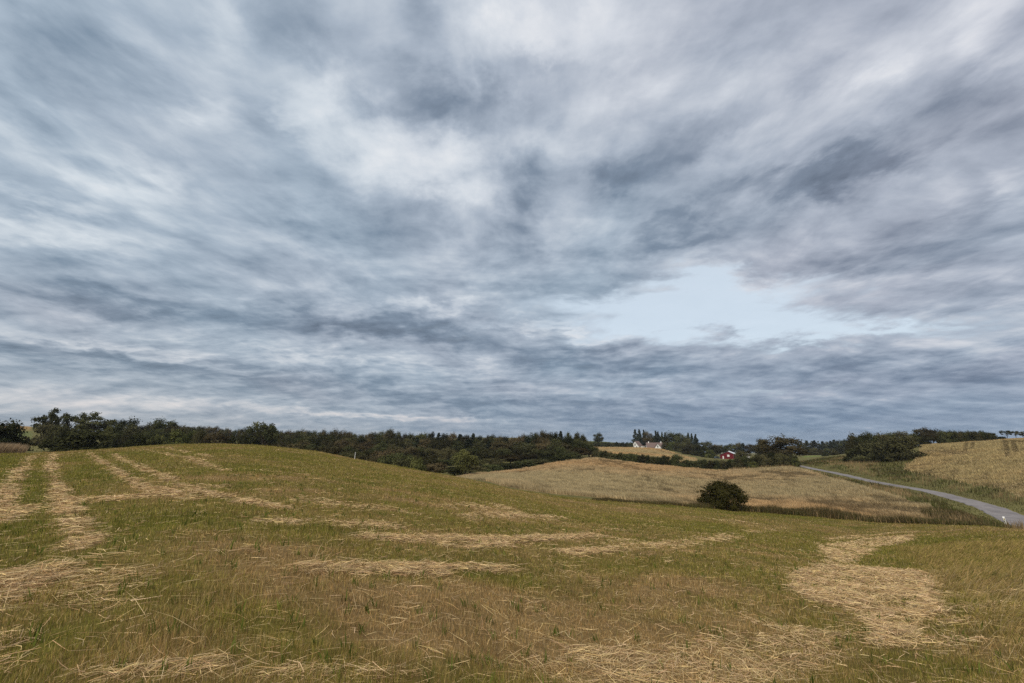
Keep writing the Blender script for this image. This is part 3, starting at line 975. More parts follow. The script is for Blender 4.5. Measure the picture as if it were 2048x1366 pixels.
for sd in range(4):
    for kind, mat in (('round', M_LEAF), ('brown', M_LEAFB), ('pale', M_LEAFP)):
        if kind != 'round' and sd > 1: continue
        me, ct = crown_lobes(100 + sd + len(kind) * 7, 22, .16, .86, .37, (.13, .21), 5600, .026, gap=.14, asp=1.15)
        proto(kind, me, trunk_mesh(sd, ct, .03, .62, 6), mat)
for sd in range(3):
    me, ct = crown_lobes(200 + sd, 24, .06, .84, .40, (.13, .2), 6000, .026, top_bias=0, gap=.13, asp=.6)
    proto('bush', me, trunk_mesh(sd + 9, ct, .03, .4, 6), M_LEAF)
    me, ct = crown_lobes(240 + sd, 20, .06, .82, .40, (.13, .2), 5000, .028, top_bias=0, gap=.13, asp=.7)
    proto('palebush', me, trunk_mesh(sd + 9, ct, .03, .4, 6), M_LEAFP)
for sd in range(3):
    me, ct = crown_lobes(300 + sd, 17, .42, .93, .42, (.065, .115), 2300, .024, gap=.14)
    proto('airy', me, trunk_mesh(sd + 20, ct, .020, .78, 14), M_LEAF)
for sd in range(3):
    proto('spruce', crown_spruce(400 + sd), trunk_mesh(sd + 40, [], .022, .97, 0), M_NEEDLE)
me, ct = crown_lobes(501, 40, .12, .84, .43, (.085, .15), 16000, .0150, shoots=80, gap=.10, top_bias=0, asp=.6)
proto('lone', me, trunk_mesh(77, ct, .03, .42, 9), M_BUSH)


def tree(kind, px, top, Y, wpx, label, group=None, name=None, cat='tree', hmin=1.2, hmul=1.0, variant=None):
    x_, y_, z_ = gp(px, Y)
    h_ = max(hmin, (zat(top, Y) - z_) / .97) * hmul
    w_ = wpx / FPX * Y * 1.05
    v_ = PROTO[kind]
    if kind == 'spruce': w_ *= 1.45
    cm, tm = v_[variant if variant is not None else random.randrange(len(v_))]
    nm = name or {'round': 'broadleaf_tree', 'brown': 'broadleaf_tree', 'pale': 'broadleaf_tree', 'bush': 'bush', 'palebush': 'bush', 'airy': 'broadleaf_tree',
                  'spruce': 'spruce_tree', 'lone': 'bush'}[kind]
    e = empty(nm, (x_, y_, z_ - .05), random.uniform(0, 2 * PI), label, 'bush' if nm == 'bush' else cat, group)
    e.scale = (w_ * random.uniform(.93, 1.07), w_ * random.uniform(.93, 1.07), h_)
    c_ = bpy.data.objects.new('crown', cm); COL.objects.link(c_); c_.parent = e
    t_ = bpy.data.objects.new('trunk', tm); COL.objects.link(t_); t_.parent = e
    return e


# lone bush in the hollow
lb = tree('lone', 1447, 963, 58.5, 82, 'single dark round bush standing alone below the mown field', variant=0)
lb.rotation_euler = (0, 0, .6)

# --- trees on the left
tree('bush', 3, 844, 95, 78, 'dark bushy tree cut off by the left edge behind pale seeding grass', name='broadleaf_tree')
tree('airy', 84, 818, 170, 62, 'tall airy tree with sky showing through, leftmost on the skyline', variant=0)
tree('airy', 130, 828, 174, 50, 'thin airy tree between the tall leftmost one and the full crowned one', variant=1)
tree('airy', 172, 826, 172, 72, 'full airy crowned tree above the big dark bush on the left', variant=2)
tree('round', 176, 844, 178, 64, 'dense tree filling in behind the big dark bush on the left')
tree('bush', 83, 848, 165, 56, 'dark low bush under the tall leftmost airy tree')
tree('bush', 118, 850, 160, 46, 'grey green bush left of the big dark bush')
tree('bush', 172, 861, 104, 116, 'big dark wide bush at the crest of the mown field on the left')
G_L = 'trees in the hollow behind the left crest'
for px, top, Y, w, kind in [(218, 850, 185, 40, 'round'), (243, 838, 200, 50, 'round'), (262, 852, 190, 40, 'bush'), (285, 850, 205, 44, 'round'), (300, 846, 210, 36, 'round'),
                            (322, 839, 205, 52, 'round'), (345, 852, 200, 40, 'round'), (365, 856, 210, 40, 'round'), (212, 866, 170, 30, 'bush'), (232, 866, 175, 36, 'bush'),
                            (388, 858, 220, 40, 'round'), (295, 862, 180, 40, 'bush'), (255, 866, 165, 40, 'round'), (330, 864, 180, 44, 'bush'), (380, 866, 190, 40, 'bush')]:
    tree(kind, px, top, Y, w, 'dark green tree standing in the hollow behind the left crest', G_L, name='broadleaf_tree')
tree('bush', 272, 867, 118, 46, 'blackish bush touching the left crest right of the big wide bush')
tree('bush', 304, 873, 120, 40, 'second blackish bush along the left crest, lower than its neighbour')
tree('palebush', 210, 853, 168, 20, 'small yellow green bush above the big dark bush')
tree('palebush', 315, 872, 135, 30, 'yellow green bush low on the left crest')
tree('palebush', 348, 862, 150, 44, 'olive tree showing over the left crest', name='broadleaf_tree')
tree('palebush', 375, 865, 155, 36, 'olive bush between the olive tree and a small black tree')
tree('bush', 391, 862, 150, 24, 'small blackish tree over the left crest', name='broadleaf_tree')
tree('brown', 424, 866, 150, 48, 'brownish rounded tree just over the top of the mown rise')
tree('palebush', 453, 872, 155, 30, 'pale bush right of the brownish rounded tree')
tree('bush', 478, 866, 160, 30, 'dark bush left of the tall tree behind the mown rise')
tree('round', 500, 866, 170, 36, 'dark tree beside the tall one behind the mown rise')
tree('airy', 522, 846, 165, 56, 'tall tree standing above its neighbours behind the mown rise', variant=1)
tree('round', 524, 852, 170, 50, 'dense leafy tree within the tall group behind the mown rise')
for i, px in enumerate(range(340, 560, 13)):
    top = np.interp(px, [340, 400, 430, 470, 560], [850, 854, 854, 857, 861]) + random.uniform(-1.5, 2.5)
    tree(random.choice(['round', 'round', 'brown']), px, top, 340 + random.uniform(-20, 20), 20, 'far tree on the low ridge behind the left trees', 'far trees on the left ridge')

# --- the wood
sil = lambda px: np.interp(px, [530, 560, 600, 640, 680, 715, 745, 775, 800, 850, 900, 950, 1000, 1035, 1050, 1075, 1100, 1130, 1155, 1170, 1180, 1190],
                           [860, 863, 859, 862, 858, 866, 866, 860, 866, 865, 867, 869, 870, 873, 868, 864, 863, 865, 867, 872, 880, 893])
bot = lambda px: np.interp(px, [530, 640, 700, 800, 910, 960, 1024, 1100, 1150, 1190], [893, 906, 916, 936, 954, 949, 940, 927, 915, 908])
yfront = lambda px: np.interp(px, [530, 640, 800, 910, 1024, 1100, 1190], [150, 135, 122, 122, 154, 175, 196])
yback = lambda px: np.interp(px, [530, 900, 1100, 1190], [300, 290, 260, 215])
ROWS = [(0.0, 1.0, 14, 'tree of the dark wood standing on its skyline', 'skyline trees of the wood'),
        (.16, .72, 20, 'tree of the dark wood behind the middle crowns', 'middle trees of the wood'),
        (.34, .45, 26, 'tree of the dark wood in front of the middle crowns', 'forward trees of the wood'),
        (.56, .20, 31, 'low tree of the dark wood just behind its near edge', 'low trees of the wood'),
        (.72, .02, 33, 'bushy tree along the near edge of the dark wood', 'edge trees of the wood')]
for fr, yf, step, lab, grp in ROWS:
    px = 540.0 + random.uniform(0, 6)
    while px < (1183 if fr < .5 else 1172):
        s_, b_ = float(sil(px)), float(bot(px))
        top = s_ + (b_ - s_) * fr + random.uniform(-1, 3.0) * (1 + fr * 1.5)
        Y = float(yfront(px) + (yback(px) - yfront(px)) * yf) + random.uniform(-5, 5) * (yf > .1)
        wpx = random.uniform(8.0, 11.5) * FPX / Y
        wpx = step * random.uniform(1.35, 1.9)
        rr_ = random.random()
        if fr < .3: kind = 'spruce' if rr_ < (.2 if 850 < px < 1060 else .05) else ('brown' if rr_ > .75 else 'round')
        else: kind = 'brown' if rr_ < .25 else ('bush' if rr_ > .62 else 'round')
        if kind == 'spruce': wpx *= .9; top -= .5
        tree(kind, px, top, Y, wpx, ('spiky ' if kind == 'spruce' else 'brownish ' if kind == 'brown' else 'rounded dark ') + lab, grp + {'spruce': ', spruces', 'brown': ', brownish'}.get(kind, ''),
             name='spruce_tree' if kind == 'spruce' else 'broadleaf_tree')
        px += step * random.uniform(.8, 1.2) * (1 if fr < .3 else 1)
tree('pale', 931, 900, 122, 50, 'lighter green round tree at the near edge of the wood', hmul=1.0)
tree('palebush', 832, 917, 120, 34, 'yellowish bush at the wood edge beside the lighter green tree')
tree('bush', 1118, 893, 185, 36, 'dark rounded tree near the right end of the wood', name='broadleaf_tree')
tree('bush', 1192, 900, 203, 15, 'small bush at the right end of the wood by the field gap')
tree('brown', 775, 859, 290, 24, 'domed brown tree rising over the wood skyline')

# --- hilltop and farm
tree('round', 1197, 866, 520, 18, 'lone small tree on the skyline hill right of the wood')
G_FH = 'low bushes along the far hill'
for px in range(1184, 1268, 7):
    tree('bush', px, 884.5 + random.uniform(-1.5, 1), 445 + random.uniform(-4, 4), 11, 'low dark bush in the far hedgerow left of the white houses', G_FH)
for px, top, w in [(1272, 861, 13), (1280, 861, 13), (1289, 862, 11), (1313, 863.5, 12), (1318, 865, 11), (1326, 866, 10), (1332, 867, 10), (1379, 868, 12), (1386, 869, 11), (1394, 871, 14)]:
    tree('spruce', px, top, 475 + random.uniform(-10, 10), w, 'dark spiky spruce standing behind the white houses' if px < 1340 else 'dark spiky spruce right of the rounded farm tree',
         'spruces behind the houses' if px < 1340 else 'spruces right of the farm')
tree('brown', 1296, 863, 470, 20, 'brownish tree between the spruces behind the white houses')
for px in (1303, 1310, 1322, 1336):
    tree('round', px, 871 + random.uniform(-1, 2), 480, 16, 'dark tree filling the gaps between spruces behind the houses', 'trees between the farm spruces')
tree('round', 1352, 865, 455, 44, 'largest rounded tree beside the white houses')
tree('bush', 1374, 874, 450, 26, 'dark tree right of the largest rounded farm tree', name='broadleaf_tree')
G_FB = 'bushes on the slope right of the houses'
for px, top, Y, w in [(1332, 885, 425, 18), (1345, 884, 415, 22), (1358, 886, 405, 22), (1368, 884, 395, 20), (1382, 887, 380, 24), (1396, 889, 360, 24), (1410, 893, 345, 22), (1420, 900, 340, 18), (1372, 893, 370, 18)]:
    tree(random.choice(['bush', 'bush', 'palebush']), px, top, Y, w, 'dark bush on the slope between the white houses and the barn', G_FB)
tree('round', 1414, 883, 440, 28, 'rounded dark tree above the red barn to its left')
tree('bush', 1425, 903, 350, 16, 'dark bush left of the red barn')
tree('round', 1434, 892, 380, 26, 'dark tree directly behind the red barn')
G_B = 'distant trees behind the red barn'
for px in list(range(1428, 1550, 12)):
    tree(random.choice(['round', 'round', 'brown', 'spruce']), px, np.interp(px, [1428, 1450, 1480, 1500, 1520, 1550], [890, 891, 886, 889, 888, 891]) + random.uniform(-1, 1.5), 470 + random.uniform(-15, 15), 19,
         'distant tree in the row behind the red barn', G_B)
G_B2 = 'distant trees beyond the lane'
for px in list(range(1600, 1716, 8)):
    tree(random.choice(['round', 'round', 'airy', 'spruce']), px, np.interp(px, [1600, 1620, 1650, 1680, 1710], [883, 882, 884, 881, 879]) + random.uniform(-1, 1.2), 520 + random.uniform(-15, 15), 17,
         'distant bluish tree in the row beyond the lane', G_B2)
for px in list(range(1604, 1700, 13)):
    tree('bush', px, 896 + random.uniform(-2, 3), 440 + random.uniform(-10, 10), 20, 'distant bush in front of the tree row beyond the lane', 'distant bushes beyond the lane')
# --- near hedge
G_H = 'bushes of the hedge between the grain fields'
hx = [1203, 1212, 1222, 1232, 1243, 1253, 1263, 1274, 1285, 1296, 1307, 1318, 1374, 1386, 1398, 1409, 1421, 1433, 1444, 1456]
for px in hx:
    top = np.interp(px, [1203, 1225, 1260, 1300, 1320, 1374, 1386, 1420, 1456], [902, 904.5, 907, 911, 915, 921, 920, 921, 922]) + random.uniform(-2, 2)
    Y = float(np.interp(px, [1200, 1300, 1440, 1600], [193, 184, 174, 169]))
    tree('bush', px, top, Y, random.uniform(14, 20), 'dark green bush in the hedge across the grain', G_H)
tree('bush', 1331, 911, 181, 24, 'taller blackish bush left of the other in the middle of the hedge')
tree('bush', 1355, 909, 179, 30, 'tallest blackish bush with notched crown in the middle of the hedge')
tree('bush', 1343, 919, 180, 20, 'low bush squeezed between the two blackish hedge bushes')
tree('palebush', 1466, 919, 180, 24, 'olive yellow bush in front of the red barn')
G_H2 = 'bushes under the big brown tree'
for px, top, w in [(1476, 914, 20), (1490, 912, 22), (1503, 915, 22), (1516, 909, 26), (1530, 908, 28), (1546, 906, 26), (1562, 907, 28), (1578, 908, 26), (1591, 912, 20)]:
    tree('bush', px, top, 176 + random.uniform(-3, 4), w, 'dark bush in the row at the foot of the big brown tree', G_H2)
tree('palebush', 1507, 924, 171, 18, 'light green low bush at the foot of the hedge near the brown tree')
tree('palebush', 1592, 916, 172, 14, 'yellow green bush at the right foot of the big brown tree')
tree('round', 1486, 901, 250, 30, 'dark tree right of the red barn')
tree('brown', 1566, 873, 190, 76, 'big domed brown tree standing above the hedge near the lane')
tree('round', 1533, 879, 196, 36, 'dark tree leaning on the left side of the big brown tree')
tree('bush', 1652, 904, 300, 15, 'dark bush left of a pair beside the distant green field')
tree('bush', 1669, 902, 290, 17, 'dark bush right of a pair beside the distant green field')
# --- right hand thicket
G_R = 'trees of the thicket above the lane'
for px, top, Y, w in [(1712, 869, 180, 30), (1728, 871, 178, 34), (1745, 866, 180, 34), (1765, 868, 182, 36), (1785, 867, 184, 36), (1806, 863, 186, 36), (1824, 868, 188, 30),
                      (1718, 886, 172, 30), (1740, 882, 172, 34), (1762, 884, 172, 30)]:
    tree(random.choice(['round', 'brown', 'bush']), px, top, Y, w, 'dense tree in the dark thicket above the lane', G_R, name='broadleaf_tree')
tree('bush', 1796, 874, 152, 84, 'large blackish bush at the right front of the thicket')
tree('bush', 1752, 886, 160, 66, 'broad brownish bush left of the blackish one in the thicket')
tree('bush', 1708, 898, 168, 30, 'low bush at the left end of the thicket')
tree('brown', 1847, 856, 225, 34, 'tall tree at the left end of the hilltop row above the golden grain')
tree('brown', 1868, 859, 228, 30, 'brown tree next to the tall one in the hilltop row')
tree('bush', 1845, 872, 205, 36, 'brownish bush where the thicket meets the golden grain')
for i, px in enumerate(range(1884, 1984, 9)):
    tree('bush', px, 862.5 + random.uniform(-1, 1.5) + (2.5 if px > 1965 else 0), 193 + random.uniform(-3, 3), 18, 'dark tree in the even row along the golden hilltop', 'even tree row along the golden hilltop', name='broadleaf_tree')
tree('airy', 1985, 866, 198, 17, 'small see-through tree just right of the even hilltop row')
tree('bush', 2003, 873, 198, 18, 'lowest shrubby tree in the gap on the hilltop', name='broadleaf_tree')
tree('airy', 2016, 861, 196, 20, 'airy tree left of the last two on the hilltop at the right')
tree('airy', 2033, 862, 196, 20, 'airy tree between two others on the hilltop at the right')
tree('airy', 2047, 863, 196, 18, 'airy tree cut by the right edge on the hilltop')
# ------------------------------------------------------------------ buildings
M_WHITE = mat_plain('white_render', (.88, .87, .85), .85, .06, 1.5)
M_ROOF = mat_plain('brown_roof', (.16, .115, .105), .9, .3, 3.0, .4)
M_DARK = mat_plain('dark_glass', (.02, .022, .026), .25, .2, 4.0, 0, .5)
M_RED = mat_plain('red_boards', (.14, .010, .018), .8, .2, 4.0)
M_METAL = mat_plain('pale_sheet_and_sky_sheen', (.62, .64, .68), .45, .1, 2.0, 0, .5)
M_PAINT = mat_plain('white_paint', (.80, .80, .78), .6, .04, 2.0)
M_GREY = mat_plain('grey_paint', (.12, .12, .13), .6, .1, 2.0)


def gable_wing(parent, w, ln, wall, ridge, front_window=True, over=.35, roofname='roof'):
    """wing with its gable at y=0 facing -y, running back to y=ln, centred on x"""
    mb = MB(); hw = w / 2
    mb.prism([(-hw, -1.5), (hw, -1.5), (hw, wall), (0, ridge), (-hw, wall)], 0, ln)
    mb.build('wall', M_WHITE, parent)
    mb = MB(); th = .28; k_ = (ridge - wall) / hw
    o_ = over
    for sg in (-1, 1):
        pr = [(sg * (hw + o_), wall - k_ * o_ + .02), (0, ridge + .02), (0, ridge + th * 1.3), (sg * (hw + o_), wall - k_ * o_ + th)]
        if sg < 0: pr = pr[::-1]
        mb.prism(pr[::-1], -o_, ln + o_)
    rf_ = mb.build(roofname, M_ROOF, parent)
    return rf_


def window(parent, x0, x1, z0, z1, y=-.03):
    mb = MB(); mb.box(x0, x1, y, y + .025, z0, z1)
    f_ = mb.build('window', M_DARK, parent)
    mb = MB(); t_ = .09
    mb.box(x0 - t_, x0, y - .03, y + .028, z0 - t_, z1 + t_); mb.box(x1, x1 + t_, y - .03, y + .028, z0 - t_, z1 + t_)
    mb.box(x0, x1, y - .03, y + .028, z0 - t_, z0); mb.box(x0, x1, y - .03, y + .028, z1, z1 + t_)
    mb.build('frame', M_PAINT, f_)


x_, y_, z_ = gp(1270.5, 442)
zb = zat(882.3, 442) - 6.6
hA = empty('house', (x_, y_, zb), math.radians(-36), 'white gabled farmhouse standing apart at the left of the two', 'house')
gable_wing(hA, 7.2, 9.5, 2.1, 6.3)
window(hA, -.55, .45, 2.5, 4.5); window(hA, 1.1, 2.1, .6, 1.9)
mb = MB(); mb.box(3.62, 6.4, 4.2, 8.8, -1.5, 1.9); mb.build('annex', M_WHITE, hA)
mb = MB(); mb.hexa([(3.62, 4.0, 1.92), (6.7, 4.0, 1.92), (6.7, 9.0, 1.92), (3.62, 9.0, 1.92)], [(3.62, 4.0, 2.6), (6.7, 4.0, 2.1), (6.7, 9.0, 2.1), (3.62, 9.0, 2.6)])
mb.build('annex_roof', M_ROOF, hA)

x_, y_, z_ = gp(1316, 436)
zb = zat(886.8, 436) - 5.9
hB = empty('house', (x_, y_, zb), math.radians(-4), 'white farmhouse with front gable and two chimneys beside the bushes', 'house')
gable_wing(hB, 6.8, 6.0, 1.6, 5.6)
window(hB, -.5, .4, 2.1, 4.0); window(hB, -1.9, -1.0, .4, 1.4); window(hB, .9, 1.8, .4, 1.4)
mb = MB()  # cross wing, ridge along x
mb.prism([(-3.2, -1.5), (3.2, -1.5), (3.2, 2.2), (0, 6.2), (-3.2, 2.2)], 0, 15)
for i, v in enumerate(mb.v): mb.v[i] = (v[1] - 9.2, -v[0] + 6.2, v[2])
mb.build('wall', M_WHITE, hB)
mb = MB()
for sg in (-1, 1):
    pr = [(sg * 3.6, 1.72), (0, 6.22), (0, 6.6), (sg * 3.6, 2.05)]
    if sg < 0: pr = pr[::-1]
    mb.prism(pr[::-1], -.35, 15.35)
for i, v in enumerate(mb.v): mb.v[i] = (v[1] - 9.2, -v[0] + 6.2, v[2])
rfB = mb.build('roof', M_ROOF, hB)
for cx_ in (-7.0, 4.4):
    mb = MB(); mb.box(cx_ - .4, cx_ + .4, 5.8, 6.6, 5.6, 7.5); mb.box(cx_ - .48, cx_ + .48, 5.72, 6.68, 7.5, 7.68)
    mb.build('chimney', M_WHITE, rfB)

# red barn
x_, y_, z_ = gp(1454.5, 330)
bn = empty('barn', (x_, y_, z_), math.radians(-31), 'dark red boarded barn with sky sheen painted pale on one roof slope behind the hedge', 'barn')
mb = MB(); mb.prism([(-4.6, -.6), (4.4, -.6), (4.4, 3.6), (.9, 5.1), (-4.6, 2.7)], 0, 9); mb.build('wall', M_RED, bn)
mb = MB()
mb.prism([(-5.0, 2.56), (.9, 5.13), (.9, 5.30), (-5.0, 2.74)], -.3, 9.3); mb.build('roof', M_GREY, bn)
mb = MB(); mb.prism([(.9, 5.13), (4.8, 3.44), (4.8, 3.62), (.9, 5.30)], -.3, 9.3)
mb.build('roof', M_METAL, bn)  # right slope: sky reflection put into its pale colour
mb = MB(); mb.box(.2, 1.6, -.06, -.01, 1.5, 2.9); mb.build('hatch', M_PAINT, bn)
mb = MB(); mb.box(-2.9, -2.1, -.06, -.01, -.3, 1.9); mb.build('door', M_PAINT, bn)
mb = MB()
for xx in (-4.6, 4.28): mb.box(xx, xx + .12, -.09, -.015, -.5, 2.7 if xx < 0 else 3.6)
mb.build('trim', M_GREY, bn)

# small white shed
x_, y_, z_ = gp(1497, 330)
zb = zat(907.0, 330) - 3.0
sh = empty('shed', (x_, y_, zb), math.radians(20), 'small white shed half hidden between trees right of the barn', 'shed')
mb = MB(); mb.prism([(-1.6, -2.5), (1.6, -2.5), (1.6, 1.9), (0, 2.8), (-1.6, 1.9)], 0, 4); mb.build('wall', M_WHITE, sh)
mb = MB(); mb.prism([(-1.8, 1.82), (0, 2.83), (0, 3.0), (-1.8, 1.99)], -.2, 4.2); mb.prism([(0, 2.83), (1.8, 1.82), (1.8, 1.99), (0, 3.0)], -.2, 4.2)
mb.build('roof', M_METAL, sh)

# dark car left of the barn
x_, y_, z_ = gp(1434.5, 326)
cr_ = empty('parked_car', (x_, y_, z_ + .1), math.radians(12), 'small dark car parked at the left of the red barn', 'car')
M_CAR = mat_plain('dark_paint', (.03, .045, .06), .35, .1, 2.0, 0, .5)
mb = MB(); mb.prism([(-2.1, .3), (2.1, .3), (2.1, .75), (1.2, .88), (.6, 1.42), (-1.1, 1.45), (-1.9, .92), (-2.1, .85)], -.8, .8); mb.build('body', M_CAR, cr_)
mb = MB(); mb.prism([(-1.45, .93), (.95, .93), (.5, 1.36), (-1.0, 1.38)], -.82, -.805); mb.build('window', M_DARK, cr_)
for wx in (-1.3, 1.3):
    for wy in (-.78, .78):
        mb = MB(); mb.tube([(wx, wy - .1, .32), (wx, wy + .1, .32)], [.32, .32], 14); mb.f.append(tuple(range(13, -1, -1))); mb.build('wheel', M_GREY, cr_)

# edge post on the lane
x_, y_, z_ = gp(2013.5, 58.3)
ps = empty('marker_post', (x_, y_, z_), math.radians(-30), 'white road edge post leaning slightly beside the lane', 'post')
ps.rotation_euler = (0, math.radians(-8), math.radians(-40))
mb = MB(); mb.hexa([(-.1, -.06, -.2), (.1, -.06, -.2), (.1, .06, -.2), (-.1, .06, -.2)], [(-.095, -.055, .92), (.095, -.055, .92), (.095, .055, 1.0), (-.095, .055, 1.0)])
mb.build('post_body', M_PAINT, ps)
M_REFL = mat_plain('reflector', (.75, .60, .20), .3, .1, 8.0, 0, .6)
mb = MB(); mb.box(-.04, .04, -.068, -.060, .66, .80); mb.build('reflector', M_REFL, ps)
# stake on the crest
d = ray(709, 917); Yk = 59.0
x_, y_, z_ = gp(709, Yk)
st = empty('marker_stake', (x_, y_, z_), 0, 'thin pale stake on the far edge of the mown field before the wood', 'stake')
mb = MB(); mb.tube([(0, 0, -.2), (.02, 0, .3), (.05, 0, .78)], [.028, .026, .022], 8); mb.build('stake_shaft', M_PAINT, st)
mb = MB(); mb.tube([(.05, 0, .78), (.052, 0, .84)], [.034, .03], 8); mb.build('cap', M_PAINT, st)
st.scale = (1.2, 1.2, 1)

# ------------------------------------------------------------------ thin evening haze
me = bpy.data.meshes.new('haze')
mb = MB(); mb.box(-3300, 3300, -3300, 3300, -95, 28)
hz_m = bpy.data.materials.new('thin_air'); hz_m.use_nodes = True
hnt = hz_m.node_tree
for n_ in list(hnt.nodes): hnt.nodes.remove(n_)
ho = N(hnt, 'ShaderNodeOutputMaterial'); hv = N(hnt, 'ShaderNodeVolumePrincipled')
hv.inputs['Color'].default_value = (.80, .87, .95, 1); hv.inputs['Density'].default_value = .00008; hv.inputs['Anisotropy'].default_value = 0
L(hnt, hv.outputs[0], ho.inputs['Volume'])
o = mb.build('haze', hz_m); tag(o, 'thin bluish haze over the far trees', 'haze', kind='stuff')

# ------------------------------------------------------------------ light
SUN_EL, SUN_AZ = math.radians(56), math.radians(200)      # bearing clockwise from straight ahead
EXPO = 1.08
sd_ = bpy.data.lights.new('sun', 'SUN')
sd_.energy = 1.5; sd_.angle = math.radians(50); sd_.color = (1.0, .90, .74)
so = bpy.data.objects.new('sun', sd_); COL.objects.link(so)
sdir = Vector((math.sin(SUN_AZ) * math.cos(SUN_EL), math.cos(SUN_AZ) * math.cos(SUN_EL), math.sin(SUN_EL)))
so.rotation_euler = sdir.to_track_quat('Z', 'Y').to_euler()
so.location = (0, 0, 80)

# ------------------------------------------------------------------ sky: Nishita behind a broken deck of wind-drawn cloud
world = bpy.data.worlds.new('World'); scene.world = world
world.use_nodes = True
nt = world.node_tree
for n_ in list(nt.nodes): nt.nodes.remove(n_)
wo = N(nt, 'ShaderNodeOutputWorld'); bg = N(nt, 'ShaderNodeBackground')
bg.inputs['Strength'].default_value = .1
L(nt, bg.outputs[0], wo.inputs[0])
sky = N(nt, 'ShaderNodeTexSky', sky_type='NISHITA', sun_disc=False)
sky.sun_elevation = SUN_EL; sky.sun_rotation = SUN_AZ; sky.air_density = 1.0; sky.dust_density = 2.0; sky.ozone_density = 1.0
tc = N(nt, 'ShaderNodeTexCoord')


def M(op, a, b=None, c=None, clamp=False):
    n_ = N(nt, 'ShaderNodeMath', operation=op, use_clamp=clamp)
    for i, v in enumerate((a, b, c)):
        if v is None: continue
        if isinstance(v, (int, float)): n_.inputs[i].default_value = v
        else: L(nt, v, n_.inputs[i])
    return n_.outputs[0]


def comb(a, b, c=0.0):
    n_ = N(nt, 'ShaderNodeCombineXYZ')
    for i, v in enumerate((a, b, c)):
        if isinstance(v, (int, float)): n_.inputs[i].default_value = v
        else: L(nt, v, n_.inputs[i])
    return n_.outputs[0]


def noise(vec, scale, detail, rough=.5, dist=0.0):
    n_ = N(nt, 'ShaderNodeTexNoise', inp={'Scale': scale, 'Detail': detail, 'Roughness': rough, 'Distortion': dist})
    L(nt, vec, n_.inputs['Vector']); return n_


def ramp(fac, stops):
    n_ = N(nt, 'ShaderNodeValToRGB'); L(nt, fac, n_.inputs[0])
    e = n_.color_ramp.elements
    while len(e) < len(stops): e.new(.5)
    for el, (p_, c_) in zip(e, stops):
        el.position = p_; el.color = (*c_, 1)
    return n_.outputs[0]


def mixrgb(f, a, b):
    n_ = N(nt, 'ShaderNodeMix', data_type='RGBA')
    for i, v in ((0, f), (6, a), (7, b)):
        if isinstance(v, tuple): n_.inputs[i].default_value = (*v, 1)
        elif isinstance(v, (int, float)): n_.inputs[i].default_value = v
        else: L(nt, v, n_.inputs[i])
    return n_.outputs[2]


sep = N(nt, 'ShaderNodeSeparateXYZ'); L(nt, tc.outputs['Generated'], sep.inputs[0])
dx_, dy_, dz_ = sep.outputs
zp = M('MAXIMUM', dz_, 0.0)
zc = M('MULTIPLY', M('ADD', dz_, M('SQRT', M('MULTIPLY_ADD', dz_, dz_, .06))), .5)
U = M('DIVIDE', dx_, zc); Vv = M('DIVIDE', dy_, zc)
az_ = M('ARCTAN2', dx_, dy_); el_ = M('ARCSINE', dz_)
# cloud plane, drawn out along the wind (towards the viewer)
pl = comb(U, Vv)
wn = noise(comb(M('MULTIPLY', U, .8), M('MULTIPLY', Vv, .5)), 1.0, 3.0)
wsub = N(nt, 'ShaderNodeVectorMath', operation='SUBTRACT'); L(nt, wn.outputs['Color'], wsub.inputs[0]); wsub.inputs[1].default_value = (.5, .5, .5)
wsc = N(nt, 'ShaderNodeVectorMath', operation='SCALE', inp={'Scale': .55}); L(nt, wsub.outputs[0], wsc.inputs[0])
wadd = N(nt, 'ShaderNodeVectorMath', operation='ADD'); L(nt, pl, wadd.inputs[0]); L(nt, wsc.outputs[0], wadd.inputs[1])


def stretched(su, sv, off):
    n_ = N(nt, 'ShaderNodeMapping'); L(nt, wadd.outputs[0], n_.inputs[0])
    n_.inputs['Scale'].default_value = (su, sv, 1); n_.inputs['Location'].default_value = (off, off * .7, 0)
    return n_.outputs[0]


nA = noise(stretched(2.5, 2.9, 3.1), 1.0, 7.0, .56).outputs[0]
nB_ = noise(stretched(8.5, 5.6, 9.4), 1.0, 5.0, .56).outputs[0]
nC = noise(stretched(.85, 2.6, 21.0), 1.0, 7.0, .58).outputs[0]        # puffier lumps low down
nT = noise(stretched(.9, .5, 40.0), 1.0, 2.0).outputs[0]
lowf = M('SUBTRACT', 1.0, M('SMOOTHSTEP' if False else 'MULTIPLY', M('MINIMUM', M('DIVIDE', zp, .42), 1.0), 1.0))  # 1 at horizon, 0 high
fld = M('MULTIPLY_ADD', M('SUBTRACT', nA, .5), .92, .50)
fld = M('MULTIPLY_ADD', M('SUBTRACT', nB_, .5), .40, fld)
fld = M('MULTIPLY_ADD', M('MULTIPLY', M('SUBTRACT', nC, .5), M('MULTIPLY_ADD', lowf, .75, .25)), 1.0, fld)

fld = M('MULTIPLY_ADD', M('POWER', .36788, M('DIVIDE', zp, .22)), -.20, fld)      # the deck is thicker to look through low down
# warped bearing/height coordinates for the large cloud masses
wn2 = noise(stretched(2.6, 2.4, 60.0), 1.0, 6.0, .60)
ws2 = N(nt, 'ShaderNodeVectorMath', operation='SUBTRACT'); L(nt, wn2.outputs['Color'], ws2.inputs[0]); ws2.inputs[1].default_value = (.5, .5, .5)
wm2 = N(nt, 'ShaderNodeVectorMath', operation='MULTIPLY'); L(nt, ws2.outputs[0], wm2.inputs[0])
L(nt, comb(.34, M('MULTIPLY_ADD', M('MINIMUM', zp, .5), .60, .012)), wm2.inputs[1])
ae = N(nt, 'ShaderNodeVectorMath', operation='ADD'); L(nt, comb(az_, el_), ae.inputs[0]); L(nt, wm2.outputs[0], ae.inputs[1])


